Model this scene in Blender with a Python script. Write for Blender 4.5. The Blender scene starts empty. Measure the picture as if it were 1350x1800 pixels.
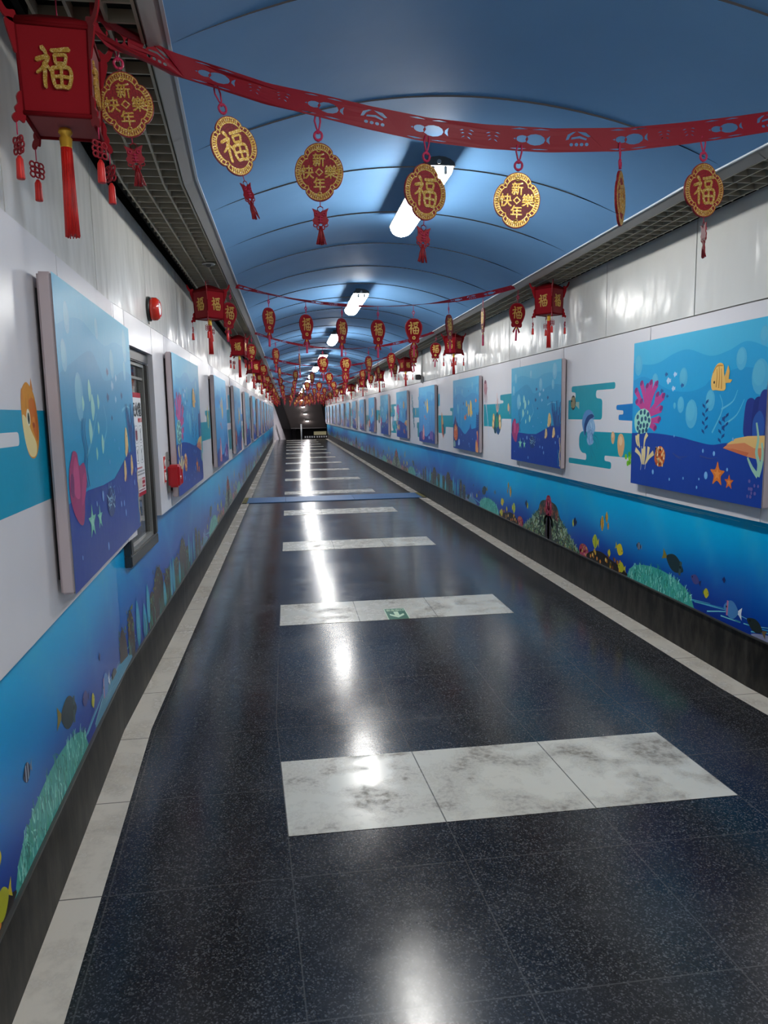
import bpy, bmesh, math, random
from mathutils import Vector, Matrix, noise
from mathutils.geometry import tessellate_polygon
random.seed(7)
PI = math.pi
SC = bpy.context.scene
COL = SC.collection

# ------------------------------------------------------------------ corridor frame
KINK, BEND = 3.6, 0.057            # the corridor turns slightly at s = 3.6
S0, S1 = -8.5, 46.6                # extent of the corridor
UC = 0.81                          # centre line
def bx(u, s): return u + BEND*max(0.0, KINK - s)
def W(u, s, z): return Vector((bx(u, s), s, z))
def M(u): return 2*UC - u          # mirror across the centre line

# ------------------------------------------------------------------ colours and materials
def lin(c):
    return tuple(((v/255)/12.92 if v/255 <= .04045 else ((v/255+.055)/1.055)**2.4) for v in c)
def hx(h): return lin((int(h[0:2],16), int(h[2:4],16), int(h[4:6],16)))

class N:
    def __init__(s, name):
        s.m = bpy.data.materials.new(name); s.m.use_nodes = True
        s.t = s.m.node_tree; s.b = s.t.nodes['Principled BSDF']
    def n(s, typ, **kw):
        nd = s.t.nodes.new(typ)
        for k, v in kw.items():
            if k.startswith('i_'):
                key = k[2:]; key = int(key) if key.isdigit() else key.replace('_', ' ')
                nd.inputs[key].default_value = v
            else: setattr(nd, k, v)
        return nd
    def l(s, a, b): s.t.links.new(a, b)
    def set(s, **kw):
        for k, v in kw.items():
            key = {'col':'Base Color','rough':'Roughness','metal':'Metallic','spec':'Specular IOR Level','coat':'Coat Weight','coatr':'Coat Roughness','em':'Emission Color','ems':'Emission Strength','trans':'Transmission Weight','sheen':'Sheen Weight','alpha':'Alpha'}[k]
            if k in ('col','em'): v = (*v[:3], 1)
            s.b.inputs[key].default_value = v
        return s
    def noise(s, scale, detail=3, vec=None, rough=.5):
        nd = s.n('ShaderNodeTexNoise'); nd.inputs['Scale'].default_value = scale; nd.inputs['Detail'].default_value = detail
        nd.inputs['Roughness'].default_value = rough
        if vec is not None: s.l(vec, nd.inputs['Vector'])
        return nd
    def ramp(s, src, stops):
        r = s.n('ShaderNodeValToRGB'); e = r.color_ramp.elements
        while len(e) < len(stops): e.new(.5)
        for i, (p, c) in enumerate(stops):
            e[i].position = p; e[i].color = (*c, 1) if len(c) == 3 else c
        s.l(src, r.inputs[0]); return r
    def mix(s, fac, a, b):
        m = s.n('ShaderNodeMix'); m.data_type = 'RGBA'
        for v, k in ((fac, 0), (a, 6), (b, 7)):
            if hasattr(v, 'is_output'): s.l(v, m.inputs[k])
            elif k == 0: m.inputs[0].default_value = v
            else: m.inputs[k].default_value = (*v, 1)
        return m.outputs[2]
    def math(s, op, a, b=None):
        m = s.n('ShaderNodeMath'); m.operation = op
        for v, k in ((a, 0), (b, 1)):
            if v is None: continue
            if hasattr(v, 'is_output'): s.l(v, m.inputs[k])
            else: m.inputs[k].default_value = v
        return m.outputs[0]
    def bump(s, h, strength=.2, dist=.01):
        b = s.n('ShaderNodeBump'); b.inputs['Strength'].default_value = strength; b.inputs['Distance'].default_value = dist
        s.l(h, b.inputs['Height']); s.l(b.outputs[0], s.b.inputs['Normal']); return b

MAT = {}
def simple(name, col, rough=.5, metal=0, **kw):
    MAT[name] = N(name).set(col=col, rough=rough, metal=metal, **kw).m
    return MAT[name]

def make_materials():
    # black speckled granite floor, laid in 0.6 m tiles (UV = metres)
    a = N('granite_floor'); uv = a.n('ShaderNodeUVMap').outputs[0]
    sep = a.n('ShaderNodeSeparateXYZ'); a.l(uv, sep.inputs[0])
    def joint(o, off, w):
        t = a.math('ADD', o, off); t = a.math('DIVIDE', t, .6); f = a.math('FRACT', t)
        f = a.math('ABSOLUTE', a.math('SUBTRACT', f, .5))
        return a.math('GREATER_THAN', f, .5 - w/1.2), a.math('FLOOR', t)
    jx, ix = joint(sep.outputs[0], .114 + 6, .0045); jy, iy = joint(sep.outputs[1], 6 - .494, .0045)
    comb = a.n('ShaderNodeCombineXYZ'); a.l(ix, comb.inputs[0]); a.l(iy, comb.inputs[1])
    wn = a.n('ShaderNodeTexWhiteNoise'); wn.noise_dimensions = '2D'; a.l(comb.outputs[0], wn.inputs['Vector'])
    vor = a.n('ShaderNodeTexVoronoi'); vor.inputs['Scale'].default_value = 230; a.l(uv, vor.inputs['Vector'])
    sv = a.n('ShaderNodeSeparateColor'); a.l(vor.outputs['Color'], sv.inputs[0])
    sp = a.ramp(sv.outputs[0], [(0, (.006,.0065,.0085)), (.55, (.012,.0125,.016)), (.78, (.03,.031,.035)), (1, (.13,.13,.135))])
    tint = a.mix(a.math('MULTIPLY', wn.outputs['Value'], .35), sp.outputs[0], (.03,.029,.031))
    dust = a.noise(1.6, 6, uv, .65); dr = a.ramp(dust.outputs[0], [(.42, (0,0,0)), (.9, (1,1,1))])
    c = a.mix(a.math('MULTIPLY', dr.outputs[0], .35), tint, (.10,.098,.096))
    jm = a.math('MAXIMUM', jx, jy)
    c = a.mix(a.math('MULTIPLY', jm, .5), c, (.11,.108,.105))
    a.l(c, a.b.inputs['Base Color'])
    rn = a.noise(9, 5, uv, .6)
    r = a.math('ADD', a.math('MULTIPLY', rn.outputs[0], .12), .105)
    r = a.math('ADD', r, a.math('MULTIPLY', dr.outputs[0], .10)); a.l(r, a.b.inputs['Roughness'])
    b2 = a.noise(60, 2, uv); a.bump(b2.outputs[0], .05, .002)
    a.set(spec=.38); MAT['floor'] = a.m
    # pale stone of bars and border strips
    def stone(name, base, amt, jt):
        a = N(name); uv = a.n('ShaderNodeUVMap').outputs[0]
        n1 = a.noise(4.2, 9, uv, .66); n2 = a.noise(38, 4, uv, .6)
        s1 = a.ramp(n1.outputs[0], [(.46, (0,0,0)), (.62, (1,1,1))])
        s2 = a.ramp(n2.outputs[0], [(.34, (.35,.35,.35)), (.6, (1,1,1))])
        f = a.math('MULTIPLY', a.math('MULTIPLY', s1.outputs[0], s2.outputs[0]), amt)
        c = a.mix(f, base, (.25,.22,.18))
        sep = a.n('ShaderNodeSeparateXYZ'); a.l(uv, sep.inputs[0])
        t = a.math('FRACT', a.math('DIVIDE', a.math('ADD', sep.outputs[0 if jt == 'x' else 1], 6 + (.114 if jt == 'x' else -.494)), .6))
        j = a.math('GREATER_THAN', a.math('ABSOLUTE', a.math('SUBTRACT', t, .5)), .4955)
        c = a.mix(a.math('MULTIPLY', j, .8), c, (.06,.056,.05))
        a.l(c, a.b.inputs['Base Color']); a.set(rough=.3, spec=.5)
        a.l(a.math('ADD', a.math('MULTIPLY', f, .35), .2), a.b.inputs['Roughness']); MAT[name] = a.m
    stone('bar_stone', (.68,.65,.56), .95, 'x'); stone('border_stone', (.72,.66,.56), .45, 'y')
    # dark skirting stone, scuffed
    a = N('skirting_stone'); g = a.n('ShaderNodeTexCoord').outputs['Object']
    mp = a.n('ShaderNodeMapping'); mp.inputs['Scale'].default_value = (1, 3, .9); a.l(g, mp.inputs[0])
    n1 = a.noise(4, 8, mp.outputs[0], .7); r1 = a.ramp(n1.outputs[0], [(.42, (.007,.007,.006)), (.75, (.06,.052,.042))])
    a.l(r1.outputs[0], a.b.inputs['Base Color']); a.set(rough=.5, spec=.25); MAT['skirting'] = a.m
    # white wall cladding, glossy row above and satin row below
    def white(name, col, rough, bs, dist, sc, spec=.5):
        a = N(name); g = a.n('ShaderNodeTexCoord').outputs['Object']
        mp = a.n('ShaderNodeMapping'); mp.inputs['Scale'].default_value = (1, 1.6, .8); a.l(g, mp.inputs[0])
        n = a.noise(sc, 2, mp.outputs[0]); a.bump(n.outputs[0], bs, dist)
        a.set(col=col, rough=rough, spec=spec); MAT[name] = a.m
    white('white_gloss', (.68,.68,.65), .20, .40, .03, 3.0, .20)
    white('white_satin', (.74,.73,.755), .27, .3, .02, 1.4)
    # barrel vault paint
    a = N('vault_paint'); g = a.n('ShaderNodeTexCoord').outputs['Object']
    n = a.noise(1.1, 4, g); r = a.ramp(n.outputs[0], [(.3, (.13,.31,.57)), (.7, (.17,.37,.645))])
    a.l(r.outputs[0], a.b.inputs['Base Color']); n2 = a.noise(3, 3, g); a.bump(n2.outputs[0], .25, .02)
    a.set(rough=.62, spec=.3); MAT['vault'] = a.m
    # printed vinyl: colours come from the print itself
    a = N('printed_vinyl'); v = a.n('ShaderNodeVertexColor'); v.layer_name = 'Print'
    a.l(v.outputs[0], a.b.inputs['Base Color']); a.set(rough=.32, spec=.2)
    g = a.n('ShaderNodeTexCoord').outputs['Object']; n = a.noise(5, 3, g); a.bump(n.outputs[0], .22, .012); MAT['print'] = a.m
    a = N('printed_mural'); v = a.n('ShaderNodeVertexColor'); v.layer_name = 'Print'
    a.l(v.outputs[0], a.b.inputs['Base Color']); a.set(rough=.28, spec=.18); MAT['mural'] = a.m
    # gold glitter
    a = N('gold_glitter'); g = a.n('ShaderNodeTexCoord').outputs['Object']
    vo = a.n('ShaderNodeTexVoronoi'); vo.inputs['Scale'].default_value = 420; a.l(g, vo.inputs['Vector'])
    sv = a.n('ShaderNodeSeparateColor'); a.l(vo.outputs['Color'], sv.inputs[0])
    r = a.ramp(sv.outputs[0], [(0, (.55,.30,.04)), (.7, (.80,.50,.10)), (1, (1,.85,.45))])
    a.l(r.outputs[0], a.b.inputs['Base Color']); a.bump(sv.outputs[1], .6, .002); a.set(metal=.55, rough=.38); MAT['gold'] = a.m
    a = N('red_felt'); g = a.n('ShaderNodeTexCoord').outputs['Object']; n = a.noise(300, 2, g); a.bump(n.outputs[0], .3, .001)
    a.set(col=(.25,.002,.008), rough=.85, spec=.15, sheen=.3); MAT['felt'] = a.m
    simple('felt_dark', (.15,.0015,.005), .8, spec=.15)
    simple('red_paper', (.30,.004,.014), .55)
    a = N('red_glitter'); g = a.n('ShaderNodeTexCoord').outputs['Object']; n = a.noise(260, 2, g)
    r = a.ramp(n.outputs[0], [(.4, (.20,.002,.006)), (.72, (.42,.012,.02))]); a.l(r.outputs[0], a.b.inputs['Base Color']); a.set(rough=.5); MAT['red_glitter'] = a.m
    a = N('tassel_thread'); g = a.n('ShaderNodeTexCoord').outputs['Object']
    mp = a.n('ShaderNodeMapping'); mp.inputs['Scale'].default_value = (260, 260, 6); a.l(g, mp.inputs[0])
    n = a.noise(1, 2, mp.outputs[0]); r = a.ramp(n.outputs[0], [(.3, (.45,.006,.008)), (.7, (.85,.03,.02))]); a.l(r.outputs[0], a.b.inputs['Base Color'])
    a.bump(n.outputs[0], .6, .003); a.set(rough=.45); MAT['tassel'] = a.m
    simple('pink_cord', (.55,.02,.09), .5)
    simple('gold_cord', (.85,.52,.06), .3, .5)
    simple('fascia_metal', (.30,.30,.29), .38, .35)
    simple('edge_trim', (.62,.66,.70), .35, .2)
    simple('grid_metal', (.34,.31,.24), .5)
    simple('plenum_black', (.006,.006,.006), .9)
    simple('canvas_edge', (.55,.46,.47), .6)
    simple('batten_dark', (.03,.03,.03), .7)
    simple('lamp_housing', (.035,.036,.035), .5)
    simple('lamp_holder', (.55,.55,.52), .4)
    simple('alarm_red', (.62,.03,.015), .18, coat=.6)
    simple('call_red', (.48,.012,.02), .28)
    simple('dark_plastic', (.02,.022,.02), .35)
    simple('label_white', (.85,.85,.82), .5)
    simple('label_red', (.65,.03,.03), .5)
    simple('label_dark', (.06,.06,.06), .6)
    simple('galvanised', (.35,.36,.33), .4, .6)
    simple('frame_metal', (.085,.083,.078), .35, .5)
    simple('frame_light', (.30,.30,.28), .4, .4)
    simple('booth_wall', (.26,.29,.29), .7)
    simple('booth_dark', (.05,.055,.06), .7)
    MAT['glass'] = N('window_glass').set(col=(.92,.96,.95), rough=.03, trans=1.0).m
    simple('mat_blue', (.065,.17,.36), .45)
    simple('tape_black', (.03,.03,.02), .6)
    simple('tape_yellow', (.30,.25,.04), .6)
    simple('exit_green', (.02,.15,.085), .35)
    simple('exit_pale', (.62,.78,.55), .4)
    simple('steel', (.6,.6,.6), .28, .9)
    simple('grey_wall', (.46,.44,.47), .6)
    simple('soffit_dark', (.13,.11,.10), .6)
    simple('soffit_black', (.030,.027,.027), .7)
    simple('stair_stone', (.05,.05,.055), .35)
    simple('screw', (.3,.3,.3), .3, .8)
    simple('cctv_black', (.015,.015,.016), .3)
    simple('cctv_grey', (.42,.43,.42), .4)
    MAT['tube_light'] = N('tube_light_diffuser').set(col=(.9,.9,.9), em=(1,.985,.95), ems=LAMP).m
    MAT['downlight'] = N('stair_downlight').set(col=(.9,.9,.9), em=(1,.95,.97), ems=260).m
    MAT['sign_glow'] = N('lit_sign').set(col=(.8,.75,.5), em=(.95,.85,.5), ems=.10).m
    MAT['plate_glow'] = N('plates_added_glow').set(col=(.7,.7,.7), em=(.9,.9,.95), ems=.12).m  # slight glow added so the plates show in the dark hall
    MAT['red_led'] = N('red_led').set(col=(.8,.1,.1), em=(1,.15,.15), ems=4).m
LAMP = 34.0

# ------------------------------------------------------------------ object helpers
def tag(o, label=None, cat=None, group=None, kind=None):
    if label: o['label'] = label
    if cat: o['category'] = cat
    if group: o['group'] = group
    if kind: o['kind'] = kind
    return o
def empty(name, loc=(0,0,0), rz=0, label=None, cat=None, group=None):
    o = bpy.data.objects.new(name, None); COL.objects.link(o); o.empty_display_size = .05
    o.location = loc; o.rotation_euler = (0, 0, rz); return tag(o, label, cat, group)
def link(name, me, parent=None, loc=None):
    o = bpy.data.objects.new(name, me); COL.objects.link(o)
    if parent is not None: o.parent = parent
    if loc is not None: o.location = loc
    return o

class MB:
    """collects shapes into one mesh"""
    def __init__(s): s.bm = bmesh.new(); s.mats = []; s.uv = None
    def mi(s, m):
        if m not in s.mats: s.mats.append(m)
        return s.mats.index(m)
    def box(s, a, b, m, bevel=0, fn=None):
        x0,y0,z0 = a; x1,y1,z1 = b
        vs = [s.bm.verts.new(p) for p in ((x0,y0,z0),(x1,y0,z0),(x1,y1,z0),(x0,y1,z0),(x0,y0,z1),(x1,y0,z1),(x1,y1,z1),(x0,y1,z1))]
        fs = []
        for q in ((0,3,2,1),(4,5,6,7),(0,1,5,4),(1,2,6,5),(2,3,7,6),(3,0,4,7)):
            f = s.bm.faces.new([vs[i] for i in q]); f.material_index = s.mi(m); fs.append(f)
        if bevel:
            es = list({e for f in fs for e in f.edges})
            bmesh.ops.bevel(s.bm, geom=es, offset=bevel, segments=2, affect='EDGES', clamp_overlap=True)
        return vs
    def face(s, pts, m, smooth=False):
        f = s.bm.faces.new([s.bm.verts.new(p) for p in pts]); f.material_index = s.mi(m); f.smooth = smooth; return f
    def prism(s, pts, t, m, axis='y', m_side=None, off=0):
        """closed 2-D outline in (x,z) extruded along y, front at y=off-t/2"""
        n = len(pts); tri = tessellate_polygon([[Vector((p[0], p[1], 0)) for p in pts]])
        F = [s.bm.verts.new((p[0], off - t/2, p[1])) for p in pts]; B = [s.bm.verts.new((p[0], off + t/2, p[1])) for p in pts]
        for a,b,c in tri:
            for L in (F, B):
                f = s.bm.faces.new((L[a], L[b], L[c])); f.material_index = s.mi(m)
        for i in range(n):
            j = (i+1) % n
            f = s.bm.faces.new((F[i], F[j], B[j], B[i])); f.material_index = s.mi(m_side or m)
    def holed(s, outer, holes, t, m, off=0):
        loops = [outer] + holes
        tri = tessellate_polygon([[Vector((p[0], p[1], 0)) for p in L] for L in loops])
        pts = [p for L in loops for p in L]
        F = [s.bm.verts.new((p[0], off - t/2, p[1])) for p in pts]; B = [s.bm.verts.new((p[0], off + t/2, p[1])) for p in pts]
        for a,b,c in tri:
            for L in (F, B):
                f = s.bm.faces.new((L[a], L[b], L[c])); f.material_index = s.mi(m)
        k = 0
        for L in loops:
            n = len(L)
            for i in range(n):
                j = (i+1) % n
                f = s.bm.faces.new((F[k+i], F[k+j], B[k+j], B[k+i])); f.material_index = s.mi(m)
            k += n
    def tube(s, pts, r, m, n=8, closed=False, cap=True):
        pts = [Vector(p) for p in pts]; rings = []; K = len(pts)
        rr = r if isinstance(r, (list, tuple)) else [r]*K
        for i, p in enumerate(pts):
            a = pts[i-1] if (i or closed) else pts[i]; b = pts[(i+1) % K] if (i < K-1 or closed) else pts[i]
            d = (b - a).normalized(); up = Vector((0,0,1)) if abs(d.z) < .9 else Vector((0,1,0))
            x = d.cross(up).normalized(); y = d.cross(x)
            rings.append([s.bm.verts.new(p + rr[i]*(math.cos(2*PI*k/n)*x + math.sin(2*PI*k/n)*y)) for k in range(n)])
        for i in range(K if closed else K-1):
            A, B = rings[i], rings[(i+1) % K]
            for k in range(n):
                f = s.bm.faces.new((A[k], A[(k+1)%n], B[(k+1)%n], B[k])); f.material_index = s.mi(m); f.smooth = True
        if cap and not closed:
            for R in (rings[0], rings[-1]):
                f = s.bm.faces.new(R); f.material_index = s.mi(m)
    def lathe(s, prof, m, n=16, c=(0,0,0), axis='z', a0=0, a1=2*PI):
        """profile of (radius, height)"""
        full = abs(a1 - a0 - 2*PI) < 1e-6; K = n if full else n+1
        rings = []
        for r, h in prof:
            R = []
            for k in range(K):
                a = a0 + (a1-a0)*k/n; x, y = r*math.cos(a), r*math.sin(a)
                p = {'z': (x, y, h), 'x': (h, x, y), 'y': (x, h, y)}[axis]
                R.append(s.bm.verts.new((c[0]+p[0], c[1]+p[1], c[2]+p[2])))
            rings.append(R)
        for A, B in zip(rings, rings[1:]):
            for k in range(n):
                j = (k+1) % K
                f = s.bm.faces.new((A[k], A[j], B[j], B[k])); f.material_index = s.mi(m); f.smooth = True
        for R, (r, h) in ((rings[0], prof[0]), (rings[-1], prof[-1])):
            if r > 1e-4:
                f = s.bm.faces.new(R); f.material_index = s.mi(m)
    def bend(s):
        for v in s.bm.verts: v.co.x = bx(v.co.x, v.co.y)
    def mesh(s, name):
        bmesh.ops.recalc_face_normals(s.bm, faces=s.bm.faces[:])
        me = bpy.data.meshes.new(name); s.bm.to_mesh(me); s.bm.free()
        for m in s.mats: me.materials.append(MAT[m])
        return me
    def build(s, name, parent=None, loc=None): return link(name, s.mesh(name), parent, loc)

def merge_mesh(name, items):
    """one mesh out of (mesh, matrix) pairs, keeping materials"""
    V, F, MI, mats = [], [], [], []; sm = []
    for me, mx in items:
        o = len(V)
        V += [mx @ v.co for v in me.vertices]
        mp = []
        for m in me.materials:
            if m not in mats: mats.append(m)
            mp.append(mats.index(m))
        for p in me.polygons:
            F.append([o + i for i in p.vertices]); MI.append(mp[p.material_index] if mp else 0); sm.append(p.use_smooth)
    me = bpy.data.meshes.new(name); me.from_pydata(V, [], F)
    for m in mats: me.materials.append(m)
    me.polygons.foreach_set('material_index', MI); me.polygons.foreach_set('use_smooth', sm); me.update()
    return me

_glyph = {}
def glyph(txt, mat, bold=.02, t=.003, res=3):
    """text as a mesh about 1 em high, centred, in the x-z plane facing -y"""
    key = (txt, mat, bold, t)
    if key in _glyph: return _glyph[key]
    cu = bpy.data.curves.new('lettering', 'FONT'); cu.body = txt; cu.size = 1; cu.align_x = 'CENTER'; cu.align_y = 'CENTER'
    cu.extrude = t/2; cu.resolution_u = res
    o = bpy.data.objects.new('lettering', cu); COL.objects.link(o)
    dg = bpy.context.evaluated_depsgraph_get(); ev = o.evaluated_get(dg)
    me = bpy.data.meshes.new_from_object(ev); bpy.data.objects.remove(o); bpy.data.curves.remove(cu)
    vs = [v.co for v in me.vertices]
    x0, x1 = min(v.x for v in vs), max(v.x for v in vs); y0, y1 = min(v.y for v in vs), max(v.y for v in vs)
    for v in me.vertices: v.co = Vector((v.co.x - (x0+x1)/2, -v.co.z, v.co.y - (y0+y1)/2))
    me.materials.clear(); me.materials.append(MAT[mat])
    for p in me.polygons: p.material_index = 0
    if bold:                                                      # thicken the strokes evenly
        b = bold*.8
        me = merge_mesh('lettering', [(me, Matrix.Translation((x*b, -i*t*.02, z*b))) for i, (x, z) in enumerate(((-1,-1),(1,-1),(1,1),(-1,1),(0,0)))])
    _glyph[key] = me; return me
def scaled(me, sx, sz=None, loc=(0,0,0)):
    sz = sz or sx
    c = me.copy(); c.transform(Matrix.Translation(loc) @ Matrix.Diagonal((sx, 1, sz, 1))); return c

def brush_fu(mat, t):
    """the lucky character in round brush strokes, about 1 em, facing -y"""
    key = ('brush', mat, t)
    if key in _glyph: return _glyph[key]
    S = [([(-.31,.46),(-.26,.42),(-.20,.33)], .13, .09), ([(-.47,.17),(-.38,.20),(-.22,.24),(-.15,.25)], .10, .12), ([(-.15,.25),(-.22,.10),(-.34,-.04),(-.47,-.14)], .11, .06),
         ([(-.26,.10),(-.255,-.10),(-.27,-.32),(-.26,-.47)], .11, .09), ([(-.20,.03),(-.15,-.01),(-.10,-.09)], .09, .06),
         ([(-.06,.40),(.10,.41),(.28,.44),(.42,.45)], .09, .12), ([(.02,.30),(.03,.20),(.05,.10)], .09, .08), ([(.02,.30),(.18,.31),(.33,.31),(.32,.20),(.29,.10)], .08, .08), ([(.05,.10),(.18,.11),(.29,.10)], .08, .08),
         ([(-.06,-.02),(-.06,-.18),(-.03,-.36),(.02,-.46)], .10, .09), ([(-.06,-.02),(.14,.02),(.36,.02),(.44,-.06),(.44,-.24),(.38,-.42),(.32,-.47)], .10, .09), ([(.02,-.46),(.18,-.44),(.32,-.46)], .10, .09), ([(-.04,-.22),(.18,-.20),(.42,-.22)], .08, .08), ([(.19,.0),(.18,-.2),(.18,-.44)], .08, .08)]
    b = MB()
    for k, (P, w0, w1) in enumerate(S):
        P = spline(P, 3); K = len(P); L, R = [], []
        for i, p in enumerate(P):
            a = P[max(i-1,0)]; c = P[min(i+1,K-1)]; dx, dy = c[0]-a[0], c[1]-a[1]; d = math.hypot(dx, dy) or 1; w = (w0 + (w1-w0)*i/(K-1))/2
            L.append((p[0]-dy/d*w, p[1]+dx/d*w)); R.append((p[0]+dy/d*w, p[1]-dx/d*w))
            if i == 0: e0 = (p[0]-dx/d*w*.8, p[1]-dy/d*w*.8)
            if i == K-1: e1 = (p[0]+dx/d*w*.8, p[1]+dy/d*w*.8)
        b.prism([e0] + L + [e1] + R[::-1], t*(1 + .02*k), mat)
    _glyph[key] = b.mesh('gold_character'); return _glyph[key]

# ------------------------------------------------------------------ flat art (prints)
class Art:
    def __init__(s, clip=None): s.T = []; s.d = 0.0; s.clip = clip; s.xf = None
    def up(s, e=1.5e-5): s.d += e
    def _tri(s, P, C):
        if s.xf: P = [s.xf(p) for p in P]
        poly = [(p[0], p[1], c) for p, c in zip(P, C)]
        if s.clip:
            for ax, lim, sg in ((0, s.clip[0], 1), (0, s.clip[2], -1), (1, s.clip[1], 1), (1, s.clip[3], -1)):
                out = []
                for i in range(len(poly)):
                    a, b = poly[i], poly[(i+1) % len(poly)]
                    da, db = (a[ax]-lim)*sg, (b[ax]-lim)*sg
                    if da >= 0: out.append(a)
                    if (da >= 0) != (db >= 0):
                        t = da/(da-db); out.append((a[0]+t*(b[0]-a[0]), a[1]+t*(b[1]-a[1]), tuple(x+t*(y-x) for x, y in zip(a[2], b[2]))))
                poly = out
                if len(poly) < 3: return
        s.T.append((poly, s.d))
    def poly(s, pts, col, up=True):
        if up: s.up()
        cols = col if isinstance(col, list) else [col]*len(pts)
        for t in tessellate_polygon([[Vector((p[0], p[1], 0)) for p in pts]]):
            s._tri([pts[i] for i in t], [cols[i] for i in t])
    def ell(s, x, y, rx, ry, col, rot=0, n=16, up=True):
        c, k = math.cos(rot), math.sin(rot)
        s.poly([(x + rx*math.cos(a)*c - ry*math.sin(a)*k, y + rx*math.cos(a)*k + ry*math.sin(a)*c) for a in [2*PI*i/n for i in range(n)]], col, up)
    def smooth(s, P, col, n=5, up=True): s.poly(spline(P, n, True), col, up)
    def stroke(s, P, w0, col, w1=None, n=4, up=True, sm=True):
        w1 = w0 if w1 is None else w1
        if sm and len(P) > 2: P = spline(P, n, False)
        if up: s.up()
        L, R = [], []; K = len(P)
        for i, p in enumerate(P):
            a = P[max(i-1, 0)]; b = P[min(i+1, K-1)]; dx, dy = b[0]-a[0], b[1]-a[1]; d = math.hypot(dx, dy) or 1
            w = (w0 + (w1-w0)*i/(K-1))/2; L.append((p[0]-dy/d*w, p[1]+dx/d*w)); R.append((p[0]+dy/d*w, p[1]-dx/d*w))
        for i in range(K-1):
            s._tri([L[i], R[i], R[i+1]], [col]*3); s._tri([L[i], R[i+1], L[i+1]], [col]*3)
    def star(s, x, y, r, col, k=.45, rot=0, n=5):
        s.smooth([(x + (r if i % 2 == 0 else r*k)*math.sin(PI*i/n + rot), y + (r if i % 2 == 0 else r*k)*math.cos(PI*i/n + rot)) for i in range(2*n)], col, 3)
    def grid(s, x0, y0, x1, y1, nx, ny, fn, skip=None):
        s.up()
        X = [x0 + (x1-x0)*i/nx for i in range(nx+1)]; Y = [y0 + (y1-y0)*i/ny for i in range(ny+1)]
        for i in range(nx):
            for j in range(ny):
                q = [(X[i],Y[j]),(X[i+1],Y[j]),(X[i+1],Y[j+1]),(X[i],Y[j+1])]; c = [fn(*p) for p in q]
                s._tri(q[:3], c[:3]); s._tri([q[0],q[2],q[3]], [c[0],c[2],c[3]])
    def mesh(s, name, mat, put):
        """put(x, y, depth) -> 3-D point"""
        V, F, C = [], [], []
        for poly, d in s.T:
            o = len(V); F.append(list(range(o, o+len(poly))))
            for p in poly: V.append(put(p[0], p[1], d)); C += [p[2][0], p[2][1], p[2][2], 1.0]
        me = bpy.data.meshes.new(name); me.from_pydata(V, [], F)
        at = me.color_attributes.new('Print', 'FLOAT_COLOR', 'POINT'); at.data.foreach_set('color', C)
        me.materials.append(MAT[mat]); me.update(); return me
def spline(P, n=5, closed=False):
    K = len(P); out = []
    for i in range(K if closed else K-1):
        if closed: a, b, c, d = P[(i-1) % K], P[i], P[(i+1) % K], P[(i+2) % K]
        else: a, b, c, d = P[max(i-1,0)], P[i], P[i+1], P[min(i+2,K-1)]
        for k in range(n):
            t = k/n
            out.append(tuple(.5*((2*b[j]) + (c[j]-a[j])*t + (2*a[j]-5*b[j]+4*c[j]-d[j])*t*t + (3*b[j]-a[j]-3*c[j]+d[j])*t**3) for j in range(2)))
    if not closed: out.append(tuple(P[-1]))
    return out
def lerp(a, b, t): return tuple(x + (y-x)*t for x, y in zip(a, b))

# ------------------------------------------------------------------ the corridor shell
SL = 42.0                                              # the left cladding stops a little before the stairs
VA, VZ, VRISE = 1.183, 2.64, .262                      # vault half chord, springing height, rise
VR = (VA*VA + VRISE*VRISE)/(2*VRISE)
def vault_z(u): return VZ + VRISE - VR + math.sqrt(max(VR*VR - (u-UC)**2, 0))

def strip_mesh(name, u0, u1, s0, s1, z, mat, parent=None, th=0.0):
    """horizontal strip with UV in metres, cut at the kink"""
    S = [s0] + ([KINK] if s0 < KINK < s1 else []) + [s1]
    bm = bmesh.new(); uvl = bm.loops.layers.uv.new('UVMap')
    rows = [[bm.verts.new((bx(u, s), s, z)) for u in (u0, u1)] for s in S]; key = {}
    for r, s in zip(rows, S):
        for v, u in zip(r, (u0, u1)): key[v] = (u, s)
    for a, b in zip(rows, rows[1:]): bm.faces.new((a[0], a[1], b[1], b[0]))
    if th:
        low = [[bm.verts.new((v.co.x, v.co.y, z-th)) for v in r] for r in rows]
        for r, q in zip(rows, low):
            for v, w in zip(r, q): key[w] = key[v]
        for i in range(len(S)-1):
            for k in (0, 1): bm.faces.new((rows[i][k], rows[i+1][k], low[i+1][k], low[i][k]))
        for i in (0, len(S)-1): bm.faces.new((rows[i][0], rows[i][1], low[i][1], low[i][0]))
    bmesh.ops.recalc_face_normals(bm, faces=bm.faces[:])
    for f in bm.faces:
        for l in f.loops: l[uvl].uv = key[l.vert]
    me = bpy.data.meshes.new(name); bm.to_mesh(me); bm.free(); me.materials.append(MAT[mat])
    return link(name, me, parent)

def long_box(mb, u0, u1, z0, z1, mat, s0=S0, s1=S1):
    """box running along the corridor, cut at the kink"""
    for a, b in ((s0, min(s1, KINK)), (max(s0, KINK), s1)):
        if b > a: mb.box((min(u0,u1), a, z0), (max(u0,u1), b, z1), mat)

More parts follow.
